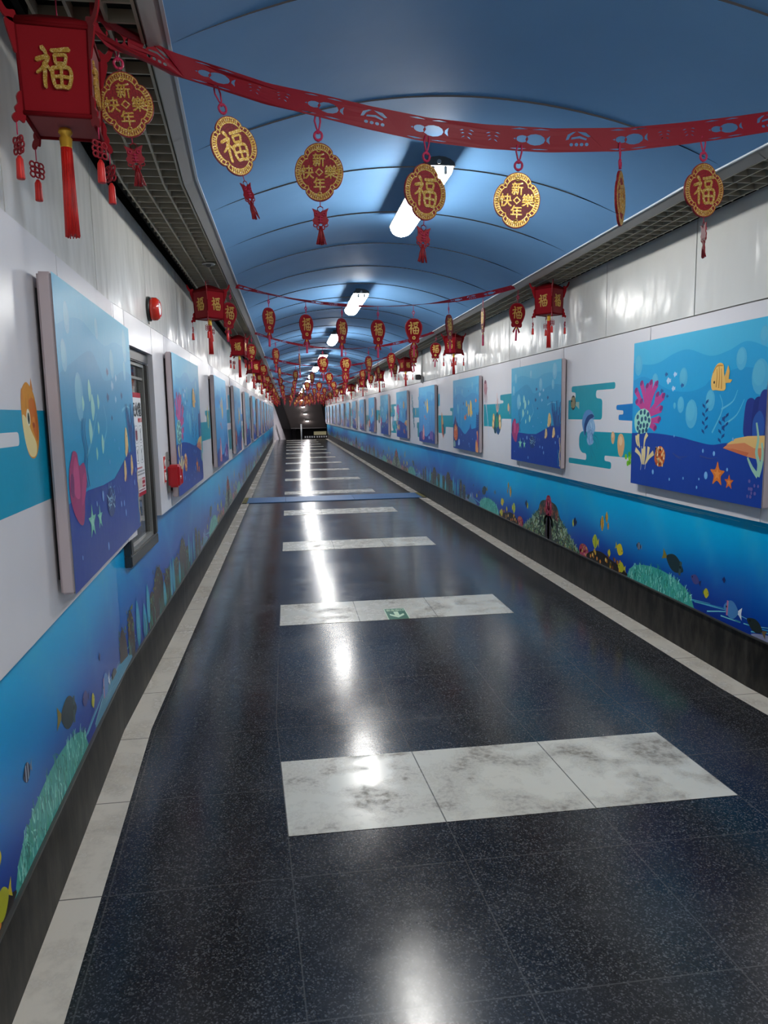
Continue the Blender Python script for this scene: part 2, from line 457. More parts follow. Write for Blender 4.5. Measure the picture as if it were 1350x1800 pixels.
def build_shell():
    fl = tag(strip_mesh('floor', -.96, 2.58, S0, S1, 0, 'floor', th=.05), kind='structure')
    for u0, u1 in ((-.87, -.735), (2.335, 2.49)):
        strip_mesh('border_strip', u0, u1, S0, S1, .0015, 'border_stone', fl)
    bars = [(2.54, 3.135), (-.1, .5), (-3.1, -2.5), (-6.1, -5.5)] + [(5.294 + 3*k, 5.894 + 3*k) for k in range(14)]
    for a, b in bars: strip_mesh('pale_stone_bar', -.114, 1.686, a, b, .0015, 'bar_stone', fl)
    # barrel vault of overlapping painted sheets
    bm = bmesh.new(); n = 28; s = S0; i = 0
    while s < S1 - .01:
        e = min(s + .905, S1); rings = []
        cuts = [s, s + .25*(e-s), s + .6*(e-s), e]
        for j, q in enumerate(cuts):
            R = []
            for k in range(n+1):
                u = UC - VA + 2*VA*k/n
                dz = (-.006, -.003, .0, .0015)[j] + .004*noise.noise(Vector((u*1.4, q*.8, i*.37)))
                dz *= min(1, 8*k/n, 8*(n-k)/n) if 0 < k < n else 0
                R.append(bm.verts.new((bx(u, q), q, vault_z(u) + dz)))
            rings.append(R)
        for A, B in zip(rings, rings[1:]):
            for k in range(n): bm.faces.new((A[k], B[k], B[k+1], A[k+1])).smooth = True
        s = e; i += 1
    me = bpy.data.meshes.new('ceiling'); bm.to_mesh(me); bm.free(); me.materials.append(MAT['vault'])
    ce = tag(link('ceiling', me), kind='structure')
    for side in (1, 0):
        U = (lambda u: u) if side else M
        # sloping grey fascia in 1.22 m lengths and its pale edge bead
        f = MB(); s = S0 + .58
        while s < S1:
            e = min(s + 1.217, S1)
            for a, b in ((s, min(e, KINK)), (max(s, KINK), e)):
                if b <= a: continue
                P = [(1.999, 2.640), (2.051, 2.609), (2.056, 2.615), (2.056, 2.70), (2.050, 2.70), (2.050, 2.619), (2.000, 2.648)]
                A = [f.bm.verts.new((U(p[0]), a, p[1])) for p in P]; B = [f.bm.verts.new((U(p[0]), b, p[1])) for p in P]
                for k in range(len(P)):
                    j = (k+1) % len(P); fc = f.bm.faces.new((A[k], A[j], B[j], B[k])); fc.material_index = f.mi('fascia_metal')
            s += 1.22
        f.bend(); fo = tag(f.build('trim_%d' % (1 + side)), kind='structure')
        b = MB(); long_box(b, U(1.990), U(2.000), 2.634, 2.648, 'edge_trim'); b.bend(); b.build('edge_bead', fo)
        g = MB()
        for u in (2.064, 2.145, 2.235, 2.325): long_box(g, U(u-.0045), U(u+.0045), 2.612, 2.65, 'grid_metal')
        s = S0
        while s < S1:
            g.box((min(U(2.06), U(2.345)), s-.004, 2.614), (max(U(2.06), U(2.345)), s+.004, 2.648), 'grid_metal'); s += .1
        g.bend(); g.build('open_cell_grid', ce)
        p = MB(); long_box(p, U(1.98), U(2.56), 2.95, 2.97, 'plenum_black'); long_box(p, U(1.975), U(1.99), 2.66, 2.96, 'plenum_black')
        long_box(p, U(2.50), U(2.52), 2.60, 2.96, 'plenum_black'); long_box(p, U(2.38), U(2.40), 2.68, 2.72, 'plenum_black'); p.bend(); p.build('service_void', ce)
        # wall
        w = MB()
        if side: long_box(w, 2.495, 2.52, 0, 2.66, 'batten_dark')
        else:
            long_box(w, M(2.495), M(2.52), 0, .80, 'batten_dark'); long_box(w, M(2.495), M(2.52), 1.93, 2.66, 'batten_dark')
            long_box(w, M(2.495), M(2.52), .80, 1.93, 'batten_dark', S0, 3.80); long_box(w, M(2.495), M(2.52), .80, 1.93, 'batten_dark', 4.57, S1)
        w.bend(); wo = tag(w.build('wall_right' if side else 'wall_left'), kind='structure')
        up = MB(); s = (4.16 if side else 3.33) - 1.22*9
        se = S1 if side else SL
        while s < se:
            a0, b0 = max(s + .005, S0), min(s + 1.215, se)
            for a, b in ((a0, min(b0, KINK)), (max(a0, KINK), b0)):
                if b > a: up.box((min(U(2.422), U(2.49)), a, 2.096), (max(U(2.422), U(2.49)), b, 2.646), 'white_gloss')
            s += 1.22
        up.bend(); up.build('upper_panel_row', wo)
        lo = MB()
        if side: J = sorted([3.45 + 2.75*k for k in range(-4, 16)] + [4.66 + 2.75*k for k in range(-4, 16)] + [S1])
        else: J = [S0, -6.8, -5.2, -4, -2.4, -1.2, .3, 2.58, 3.62, 3.84, 4.57] + sorted([6.30 + 2.75*k for k in range(13)] + [5.02 + 2.75*k for k in range(14)]) + [SL]
        for a0, b0 in zip(J, J[1:]):
            a0, b0 = a0 + .004, b0 - .004
            for a, b in ((a0, min(b0, KINK)), (max(a0, KINK), b0)):
                if b <= a: continue
                z0 = 1.925 if (not side and a > 3.83 and b < 4.58) else .955
                lo.box((min(U(2.41), U(2.49)), a, z0), (max(U(2.41), U(2.49)), b, 2.086), 'white_satin')
        lo.bend(); lo.build('lower_panel_row', wo)
        k = MB(); long_box(k, U(2.488), U(2.52), 0, .306, 'skirting', S0, S1 if side else SL); k.bend()
        bo = tag(k.build('baseboard_right' if side else 'baseboard_left'), kind='structure')
        q = MB(); long_box(q, U(2.462), U(2.489), .302, .311, 'frame_metal', S0, S1 if side else SL); q.bend(); q.build('cover_bead', bo)
        wall_prints(side, wo)

# ---- prints on the white cladding between the canvases
TEAL, TEAL2, BLUE = hx('109aac'), hx('1a98b8'), hx('067ac4')
def rounded(pts, r, n=4):
    out = []; K = len(pts)
    for i in range(K):
        a, b, c = Vector(pts[i-1]), Vector(pts[i]), Vector(pts[(i+1) % K])
        d1, d2 = (a-b), (c-b); rr = min(r, d1.length*.49, d2.length*.49)
        p, q = b + d1.normalized()*rr, b + d2.normalized()*rr
        for k in range(n+1):
            t = k/n; out.append(tuple(p*(1-t)**2 + b*2*t*(1-t) + q*t*t))
    return out
def cloud_one(A):
    A.poly(rounded([(-.66,.43),(-.66,.59),(-.48,.60),(-.48,.655),(-.57,.66),(-.57,.707),(.27,.71),(.27,.66),(-.07,.66),(-.07,.60),(.05,.59),(.05,.432)], .035), TEAL)
    A.poly(rounded([(-.34,.335),(-.39,.30),(-.39,.20),(-.33,.158),(-.235,.156),(-.235,.102),(-.61,.102),(-.61,.056),(.23,.062),(.23,.114),(.11,.118),(.11,.158),(.64,.165),(.64,.34)], .03), TEAL)
    A.poly(rounded([(.295,.54),(.64,.55),(.64,.425),(.335,.43),(.335,.47),(.41,.472),(.41,.50),(.295,.505)], .018), BLUE)
    # striped fish
    A.ell(-.53,.57,.055,.062,hx('3a3a32')); A.up()
    for k in range(4): A.stroke([(-.565+.022*k,.525+.004*abs(k-1.5)),(-.565+.022*k,.615)], .009, hx('d8c48a'), up=False)
    A.poly([(-.48,.55),(-.40,.515),(-.40,.575),(-.47,.575)], hx('9fb7a8')); A.ell(-.565,.585,.007,.008,hx('101010'))
    # blue jellyfish
    A.smooth([(-.30,.33),(-.335,.41),(-.29,.485),(-.21,.51),(-.13,.49),(-.09,.44),(-.17,.43),(-.25,.36),(-.27,.29)], hx('5c8fc4'))
    A.smooth([(-.27,.30),(-.29,.38),(-.24,.45),(-.15,.475),(-.10,.455),(-.18,.425),(-.24,.36)], hx('24457e'))
    rnd = random.Random(3)
    A.smooth([(-.25,.36),(-.18,.43),(-.11,.43),(-.07,.36),(-.12,.30),(-.10,.25),(-.18,.225),(-.23,.26),(-.22,.31)], hx('8fb9de')); A.up()
    for k in range(16):
        x, y = rnd.uniform(-.22,-.10), rnd.uniform(.25,.42)
        A.stroke([(x,y),(x+rnd.uniform(-.02,.02),y-.03),(x+.01,y-.06)], .006, rnd.choice([hx('c4def2'),hx('5b86bf'),hx('3f6cab')]), up=False)
    for P in ([(-.15,.24),(-.12,.18),(-.08,.15),(-.04,.10)],[(-.17,.23),(-.14,.15),(-.12,.11)],[(-.11,.28),(-.05,.25),(-.03,.20)],[(-.09,.31),(-.02,.28),(.0,.22)]): A.stroke(P, .005, hx('2f6f8c'), .003)
    # orange jellies and a green plant
    for x, y, r in ((.25,.30,.032),(.385,.25,.058)):
        A.smooth([(x-r,y+.2*r),(x-.6*r,y+1.25*r),(x+.4*r,y+1.3*r),(x+r,y+.3*r),(x+.7*r,y-1.0*r),(x+.2*r,y-1.5*r),(x-.6*r,y-1.2*r)], hx('dfae7a'))
        A.ell(x-.1*r,y+.5*r,.5*r,.6*r,hx('ecc79a'))
    for k in range(16): A.ell(.46+rnd.uniform(0,.16),.14+rnd.uniform(-.02,.06),.016,.02,rnd.choice([hx('7cc424'),hx('5da61c'),hx('94d63a')]), n=8)
def cloud_two(A):
    A.poly(rounded([(-.66,.33),(-.66,.595),(.09,.595),(.19,.60),(.19,.626),(.065,.635),(.065,.692),(.62,.70),(.62,.425),(.12,.424),(.12,.33)], .02), TEAL)
    P, D = hx('b98d93'), hx('7e4f5d')
    A.smooth([(-.64,.80),(-.62,.865),(-.56,.89),(-.51,.86),(-.49,.80),(-.50,.74),(-.55,.71),(-.60,.74)], P)
    A.ell(-.565,.865,.045,.022,D); A.up()
    for k, (x, b) in enumerate(((-.62,.66),(-.59,.62),(-.56,.58),(-.52,.60),(-.49,.64))):
        A.stroke([(x+.02,.80),(x-.015,.73),(x+.02,.67),(x,b)], .012, (P, D)[k % 2], .006)
    for P2 in ([(-.56,.62),(-.50,.50),(-.46,.38),(-.42,.26),(-.40,.18)],[(-.52,.62),(-.49,.48),(-.42,.34),(-.43,.22)],[(-.54,.60),(-.47,.46),(-.44,.30),(-.38,.20)]): A.stroke(P2, .012, hx('b7bfd6'), .004)
    # coral bouquet with shells
    for x, h in ((-.12,.62),(-.06,.72),(-.02,.66),(.03,.60)): A.stroke([(-.05,.50),(x*.6-.02,h-.07),(x,h)], .02, hx('d99a86'), .010)
    A.smooth([(-.20,.30),(-.16,.42),(-.05,.50),(.05,.42),(.10,.33),(.0,.24),(-.08,.28)], hx('1f5f6e'))
    for x, y in ((-.20,.43),(-.22,.36),(.05,.42),(.06,.36)): A.ell(x,y,.045,.055,hx('d7a35a')); A.ell(x,y,.022,.03,hx('f0d7a0'))
    A.smooth([(-.12,.42),(-.05,.46),(.0,.38),(-.03,.28),(-.10,.30)], hx('2c8c6a')); A.ell(-.02,.29,.055,.045,hx('2a4f86')); A.ell(-.13,.29,.05,.04,hx('18404c'))
    A.ell(.38,.55,.028,.045,hx('e0b98a')); A.ell(.43,.52,.014,.05,hx('b98fae'))
def cloud_three(A):
    A.poly(rounded([(-.66,.18),(-.66,.46),(.35,.46),(.35,.52),(.22,.525),(.22,.57),(.64,.57),(.64,.286),(-.10,.286),(-.10,.18)], .02), TEAL)
    A.poly(rounded([(-.70,.60),(-.52,.61),(-.52,.80),(-.70,.80)], .03), TEAL2)
    A.smooth([(-.42,.42),(-.37,.51),(-.30,.42),(-.22,.28),(-.18,.20),(-.28,.12),(-.38,.20)], hx('c58a5a'))
    A.smooth([(-.34,.30),(-.24,.32),(-.16,.22),(-.24,.15)], hx('35606f')); A.ell(-.32,.22,.06,.07,hx('c8603c')); A.ell(-.33,.37,.035,.06,hx('d7b07c'))
    A.star(-.28,.14,.05,hx('d07a6a'))
    A.smooth([(.44,.40),(.42,.52),(.46,.62),(.52,.52),(.50,.42)], hx('c9c06a')); A.stroke([(.47,.42),(.47,.60)], .012, hx('8a8440'))
def cloud_four(A):
    rnd = random.Random(5)
    A.poly(rounded([(-.30,.42),(-.30,.60),(.34,.60),(.34,.74),(.28,.74),(.28,.80),(.64,.80),(.64,.62),(.56,.60),(.56,.42)], .02), TEAL2)
    A.poly(rounded([(.20,.06),(.20,.22),(.12,.22),(.12,.33),(.64,.33),(.64,.06)], .03), hx('2f8f9c'))
    for k in range(40): A.ell(-.40+.05*math.sin(k*.9)+k*.006,.84-k*.0155,.03,.022,rnd.choice([hx('3d7f88'),hx('2f6b78'),hx('55939a')]), rot=k, n=7)
    A.ell(.0,.52,.035,.07,hx('cbb27a'))
def wall_prints(side, wo):
    kinds = [cloud_one, cloud_two, cloud_three, cloud_four]
    names = ['jellyfish_print', 'coral_bouquet_print', 'conch_print', 'seaweed_print']
    if side: gaps = [(5.44 + 2.75*k, k) for k in range(15)]
    else: gaps = [(7.02 + 2.75*k, k + 2) for k in range(13)]
    for sc, k in gaps:
        A = Art(clip=(-.635, -.07, .635, 1.0)); kinds[k % 4](A)
        if side: me = A.mesh('wall_print', 'print', lambda x, y, d: W(2.4095 - d, sc - x, 1.04 + y))
        else: me = A.mesh('wall_print', 'print', lambda x, y, d: W(M(2.4095) + d, sc + x, 1.04 + y))
        link(names[k % 4], me, wo)
    if not side:
        A = Art(); A.poly([(-.6,1.318),(2.33,1.318),(2.33,1.58),(-.6,1.58)], hx('149cc0'))
        for a, b in ((-.4,2.02),(2.30,2.33)): A.poly(rounded([(a,1.487),(b,1.487),(b,1.523),(a,1.523)], .016), hx('dfdfe2'))
        x, y = 2.135, 1.555                                       # round orange puffer fish
        A.smooth([(x-.075,y),(x-.065,y+.07),(x-.02,y+.10),(x+.02,y+.092),(x+.06,y+.06),(x+.078,y-.02),(x+.06,y-.08),(x+.02,y-.107),(x-.03,y-.10),(x-.06,y-.06)], hx('e0962a'))
        A.smooth([(x-.07,y+.01),(x-.03,y),(x+.0,y-.03),(x+.045,y-.07),(x+.03,y-.10),(x-.02,y-.10),(x-.06,y-.06)], hx('f0dc9a'))
        A.smooth([(x+.0,y+.05),(x+.05,y+.055),(x+.076,y-.01),(x+.06,y-.06),(x+.03,y-.04),(x+.01,y)], hx('d5701e'))
        for q in ((x-.06,y+.085),(x+.035,y+.115)): A.poly([(q[0]-.012,q[1]-.03),(q[0],q[1]),(q[0]+.014,q[1]-.035)], hx('dd8d3a'))
        for a, b in ((-.03,.06),(-.005,.07),(.02,.065)): A.stroke([(x+a,y+.03),(x+a+.004,y+b)], .006, hx('c98420'), .003)
        A.ell(x-.016,y+.005,.018,.024,hx('f5edd0')); A.ell(x-.014,y+.003,.010,.016,hx('3c5a3a')); A.ell(x-.014,y+.002,.006,.009,hx('101010'))
        A.ell(x+.03,y-.004,.014,.012,hx('e58a30')); A.ell(x+.03,y-.016,.010,.008,hx('a94a14'))
        link('puffer_fish_print', A.mesh('wall_print', 'print', lambda x, y, d: W(M(2.4095) + d, x, y)), wo)

# ------------------------------------------------------------------ long sea murals
def mural_half(A, far):
    D0, D1, CY, PU = hx('04308f'), hx('0655b6'), hx('00b8ec'), hx('2038a4')
    def bg(x, z):
        t = z/.64; nz = noise.noise(Vector((x*1.1, z*2.5, 3.1)))
        k = max(0, min(1, (t - .12 + .22*nz)/.85)); k = k*k*(3-2*k)
        c = lerp(lerp(D0, D1, min(1, t*2)), CY, k*(1 - .55*max(0, min(1, (x-3.2)/.8))))
        c = lerp(c, PU, .65*max(0, min(1, (x-3.3)/.7))*max(0, 1-t*.9))
        r = max(0, math.sin((x + .55*t)*9 + 2*math.sin(x*2.2)))**6*max(0, t-.15)*.35
        return lerp(c, hx('4fc3e0'), r)
    A.grid(0, 0, 5, .65, 75 if not far else 40, 12, bg)
    rnd = random.Random(11); A.up()
    for k in range(9):
        x = rnd.uniform(.2, 3.4); A.stroke([(x, .625-rnd.random()*.02), (x+.5, .615-rnd.random()*.03), (x+1.0, .612-rnd.random()*.02)], .004, hx('9fdcee'), .001, up=False)
    # pale current lines over the sand
    A.up()
    for k in range(9):
        x = 2.3 + .14*k; A.stroke([(x, .02+.012*(k % 3)), (x+.25, .05+.01*(k % 4)), (x+.45, .075+.01*(k % 3))], .008, rnd.choice([hx('3aa6c4'),hx('7fd0d6'),hx('5fb9cf')]), .002, up=False)
    A.smooth([(2.75,0),(2.9,.06),(3.2,.075),(3.5,.05),(3.6,0)], hx('4f8fa8'))
    A.smooth([(3.15,0),(3.3,.04),(3.5,.035),(3.62,0)], hx('8a8fae'))
    # turquoise anemone
    top = lambda x: .155*math.sqrt(max(0, 1-((x-2.12)/.46)**2))
    A.poly([(1.66,0)] + [(1.66+.92*i/20, top(1.66+.92*i/20)) for i in range(21)] + [(2.58,0)], hx('3fa79b'))
    for k in range(60 if far else 230):
        x = rnd.uniform(1.70, 2.54); z = rnd.random()*top(x); h = rnd.uniform(.025,.05)
        if k % 30 == 0: A.up()
        A.stroke([(x, z-h*.4), (x+rnd.uniform(-.012,.012), z+h*.2), (x+rnd.uniform(-.02,.02), z+h*.7)], .009, rnd.choice([hx('79d3c0'),hx('5cc2b0'),hx('9be6d4'),hx('2f9a80'),hx('48b58e'),hx('1e7f72')]), .004, n=2, up=False)
    # reef with a red sponge on top
    A.smooth([(-.05,.0),(-.05,.36),(.10,.37),(.22,.34),(.30,.25),(.45,.17),(.58,.09),(.72,.04),(.78,0)], hx('2b3a34'))
    hill = lambda x: .36 - .10*min(1,x/.3) - (.27*(max(0,x-.2)/.55))
    for k in range(50 if far else 240):
        x = rnd.uniform(0,.70); z = rnd.random()*max(.02, hill(x)); r = rnd.uniform(.006,.017)
        if k % 30 == 0: A.up()
        pal = [hx('7a9a6a'),hx('4f7a58'),hx('9fb78a'),hx('3c5f52'),hx('8f8a4a'),hx('b9c7b0')] if z < .22 else [hx('7d3a3a'),hx('8c5a3a'),hx('a04a44'),hx('5a3a34'),hx('6a5a4a')]
        A.ell(x, z, r, r*rnd.uniform(.7,1.6), rnd.choice(pal), rot=rnd.random()*3, n=6, up=False)
    A.up()
    for k in range(30 if far else 120):                           # bushy fringe of the reef
        x = rnd.uniform(.03, .76); z = hill(x)*rnd.uniform(.7, 1.05) + .01; a = rnd.uniform(-.9, .9); h = rnd.uniform(.02, .05)
        A.stroke([(x, z), (x+.4*h*math.sin(a), z+.5*h), (x+h*math.sin(a), z+h*math.cos(a))], .013, rnd.choice([hx('8fb08a'),hx('5f8f6a'),hx('b9cdb4'),hx('3c6a5a')] if x > .24 else [hx('9a4a44'),hx('b0604a'),hx('6a4a3a')]), .007, n=2, up=(k % 20 == 0))
    A.smooth([(-.02,.0),(-.02,.22),(.05,.20),(.085,.12),(.09,.04),(.06,0)], hx('2a1f28')); A.ell(0,.12,.03,.04,hx('5a4a6a'))
    A.smooth([(-.03,.24),(-.03,.40),(.03,.425),(.07,.38),(.085,.30),(.06,.24)], hx('b3344e')); A.up()
    for k in range(22): A.ell(rnd.uniform(0,.065), rnd.uniform(.25,.40), .010, .013, rnd.choice([hx('d6607a'),hx('8c1f3a'),hx('e08a92')]), n=6, up=False)
    # pink bubble coral, yellow cups
    A.ell(.86,.045,.10,.06,hx('a83a54')); A.up()
    for k in range(24): A.ell(.86+rnd.uniform(-.08,.08),.045+rnd.uniform(-.035,.045),.014,.013,rnd.choice([hx('d0788a'),hx('c2485e'),hx('e0a05a')]), n=7, up=False)
    A.smooth([(.95,0),(1.02,.07),(1.2,.10),(1.4,.07),(1.58,.05),(1.64,0)], hx('241d18')); A.up()
    for k in range(26): A.ell(rnd.uniform(1.0,1.58), rnd.uniform(.01,.09), .014,.017, rnd.choice([hx('e0b030'),hx('f0d070'),hx('c07a20'),hx('e08a30'),hx('6a3a20')]), n=7, up=False)
    def fish(x, z, r, h, col, fin, face=1, stripes=None, tilt=0):
        c, k = math.cos(tilt), math.sin(tilt); R = lambda p: (x + face*(p[0]*c - p[1]*k), z + p[0]*k + p[1]*c)
        A.poly([R(p) for p in ((-.8*r,0),(-1.5*r,.7*h),(-1.4*r,0),(-1.5*r,-.7*h))], fin)
        A.smooth([R(p) for p in ((-r,0),(-.5*r,.8*h),(.1*r,h),(.7*r,.6*h),(1.1*r,0),(.7*r,-.6*h),(.1*r,-h),(-.5*r,-.8*h))], col)
        for q in (stripes or []): A.poly([R(p) for p in ((q[0]*r-.12*r,-.85*h),(q[0]*r+.12*r,-.85*h),(q[0]*r+.05*r,.85*h),(q[0]*r-.18*r,.85*h))], q[1])
        A.ell(*R((.7*r,.12*h)), .09*r+.001, .09*r+.001, hx('0a0a0a'), n=7)
    YE, BK = hx('d9c41e'), hx('14161a')
    fish(1.09,.165,.050,.058,hx('b6bf2a'),YE,-1,[(-.2,hx('6f8a1e'))]); fish(1.54,.18,.052,.046,YE,hx('b8a818'),1,None,-.3); fish(1.57,.05,.05,.04,hx('b8b820'),YE,-1)
    fish(1.22,.335,.028,.062,hx('e8b03a'),BK,1,[(-.3,BK),(.35,BK)]); fish(1.30,.395,.020,.044,hx('e8b03a'),BK,1,[(-.3,BK),(.35,BK)]); fish(1.33,.33,.013,.03,hx('d99a34'),BK,1,[(0,BK)])
    fish(1.36,.12,.02,.03,YE,YE); fish(.62,.25,.016,.035,hx('c9c92a'),BK,-1); fish(.66,.265,.03,.04,hx('12204f'),BK,-1)
    fish(1.84,.262,.032,.028,hx('2a3550'),hx('7a8aa0'),-1,[(-.3,hx('a8b4c4')),(.3,hx('a8b4c4'))])
    fish(2.33,.235,.105,.055,hx('23383c'),hx('8a7a30'),1,[(.75,hx('3f5a5c'))],-.25); fish(2.58,.185,.045,.03,hx('4a4a86'),hx('22306a'),-1,None,.2); fish(2.705,.128,.026,.03,hx('c6bf2c'),hx('3a6a3a'))
    fish(2.96,.095,.066,.052,hx('4a86c0'),hx('dfe6ee'),-1,[(.6,hx('c07a9a'))]); fish(3.17,.062,.062,.035,hx('26302e'),hx('6a5a3a'),-1,None,.3); fish(2.88,.25,.012,.018,hx('182a6a'),hx('182a6a'))
    # tall brown reef with cyan fans
    for x0, w, h in ((3.42,.16,.20),(3.62,.14,.25),(4.22,.24,.20),(4.46,.34,.30),(4.80,.30,.22)):
        A.smooth([(x0-w/2,0),(x0-w*.45,h*.7),(x0-w*.15,h),(x0+w*.2,h*.95),(x0+w*.48,h*.65),(x0+w/2,0)], hx('3a2a26'))
        for k in range(14 if far else 60):
            x = x0 + rnd.uniform(-w/2, w/2); z = rnd.random()*h*1.05
            if k % 30 == 0: A.up()
            A.ell(x, z, rnd.uniform(.005,.012), rnd.uniform(.007,.018), rnd.choice([hx('6f8a3a'),hx('3f7a52'),hx('8a7a3a'),hx('2a5a4a'),hx('59463a'),hx('3a8a7a')] if z > h*.55 else [hx('4a342c'),hx('2c2420'),hx('5a3f38'),hx('35524a')]), rot=rnd.random()*3, n=6, up=False)
    for x, z, h in ((3.80,.02,.24),(3.98,.0,.20),(4.10,.06,.22),(4.66,.0,.17),(4.95,.0,.26)):
        A.smooth([(x-.03,z),(x-.05,z+h*.5),(x-.01,z+h),(x+.05,z+h*.55),(x+.03,z)], hx('2f9fc0')); A.stroke([(x,z+.02),(x,z+h*.8)], .012, hx('6fd0de'), .004)
    for k in range(10 if far else 50):
        x = rnd.uniform(3.4,5.0); A.stroke([(x,.0),(x+rnd.uniform(-.02,.02),.05),(x+rnd.uniform(-.03,.03),rnd.uniform(.08,.15))], .012, rnd.choice([hx('2fa08a'),hx('1f7a6a'),hx('4ab08a'),hx('1a5a6a')]), .004, n=2, up=False)
def build_murals():
    for side in (1, 0):
        a0 = 6.7 if side else 10.2
        A = Art(clip=(.4, .305, S1 if side else SL, .962))
        for k in range(-3, 9):
            lo, hi = a0 + 5*k, a0 + 5*k + 5
            if hi < .4 or lo > S1: continue
            A.d = .0; flip = k % 2
            A.xf = (lambda p, h=hi: (h - p[0], .31 + p[1])) if flip else (lambda p, l=lo: (l + p[0], .31 + p[1]))
            A2 = Art(clip=A.clip); A2.xf = A.xf; mural_half(A2, lo > 17); A.T += A2.T
        if side: put = lambda x, y, d: W(2.472 - d, x, y)
        else:
            A.T = [t for t in A.T if not (all(3.83 < p[0] < 4.54 and p[1] > .83 for p in t[0]))]
            put = lambda x, y, d: W(M(2.472) + d, x, y)
        o = link('sea_mural', A.mesh('sea_mural', 'mural', put))
        b = MB(); U = (lambda u: u) if side else M
        if side: long_box(b, U(2.4735), U(2.489), .311, .953, 'frame_metal', .4)
        else:
            long_box(b, U(2.4735), U(2.489), .311, .80, 'frame_metal', .4, SL)
            long_box(b, U(2.4735), U(2.489), .80, .953, 'frame_metal', .4, 3.80); long_box(b, U(2.4735), U(2.489), .80, .953, 'frame_metal', 4.57, SL)
        b.bend(); b.build('backing_board', o)
        tag(o, 'long printed underwater mural with coral reefs and fish along the foot of the %s wall' % ('right' if side else 'left'), 'mural', 'underwater murals along the walls')

# ------------------------------------------------------------------ canvases
PW, PH, PT = 1.42, .95, .055
SKY1, SKY2, SKY3, NAVY = hx('46b8df'), hx('28a6da'), hx('1d98d2'), hx('1f429c')
def backdrop(A, w1, w2, s1=SKY1, s2=SKY2, s3=SKY3):
    A.grid(0,0,PW,PH,1,6, lambda x, y: lerp(s2, s1, y/PH))
    A.poly(spline(w1, 6) + [(PW,0),(0,0)], s2); A.poly(spline(w2, 6) + [(PW,0),(0,0)], s3)
def bubbles(A, L, col, k=.75):
    for x, y, r in L:
        A.ell(x, y, r*k, r, lerp(col, SKY3, .25)); A.ell(x-.12*r, y+.2*r, r*k*.72, r*.7, col)
def flakes(A, L, col):
    for x, y, r in L: A.poly([(x-r*1.1,y),(x-r*.3,y+r*.9),(x+r*.8,y+r*.3),(x+r*1.2,y+r*.6),(x+r*1.1,y-r*.5),(x+r*.5,y-r*.4),(x-r*.3,y-r)], col)
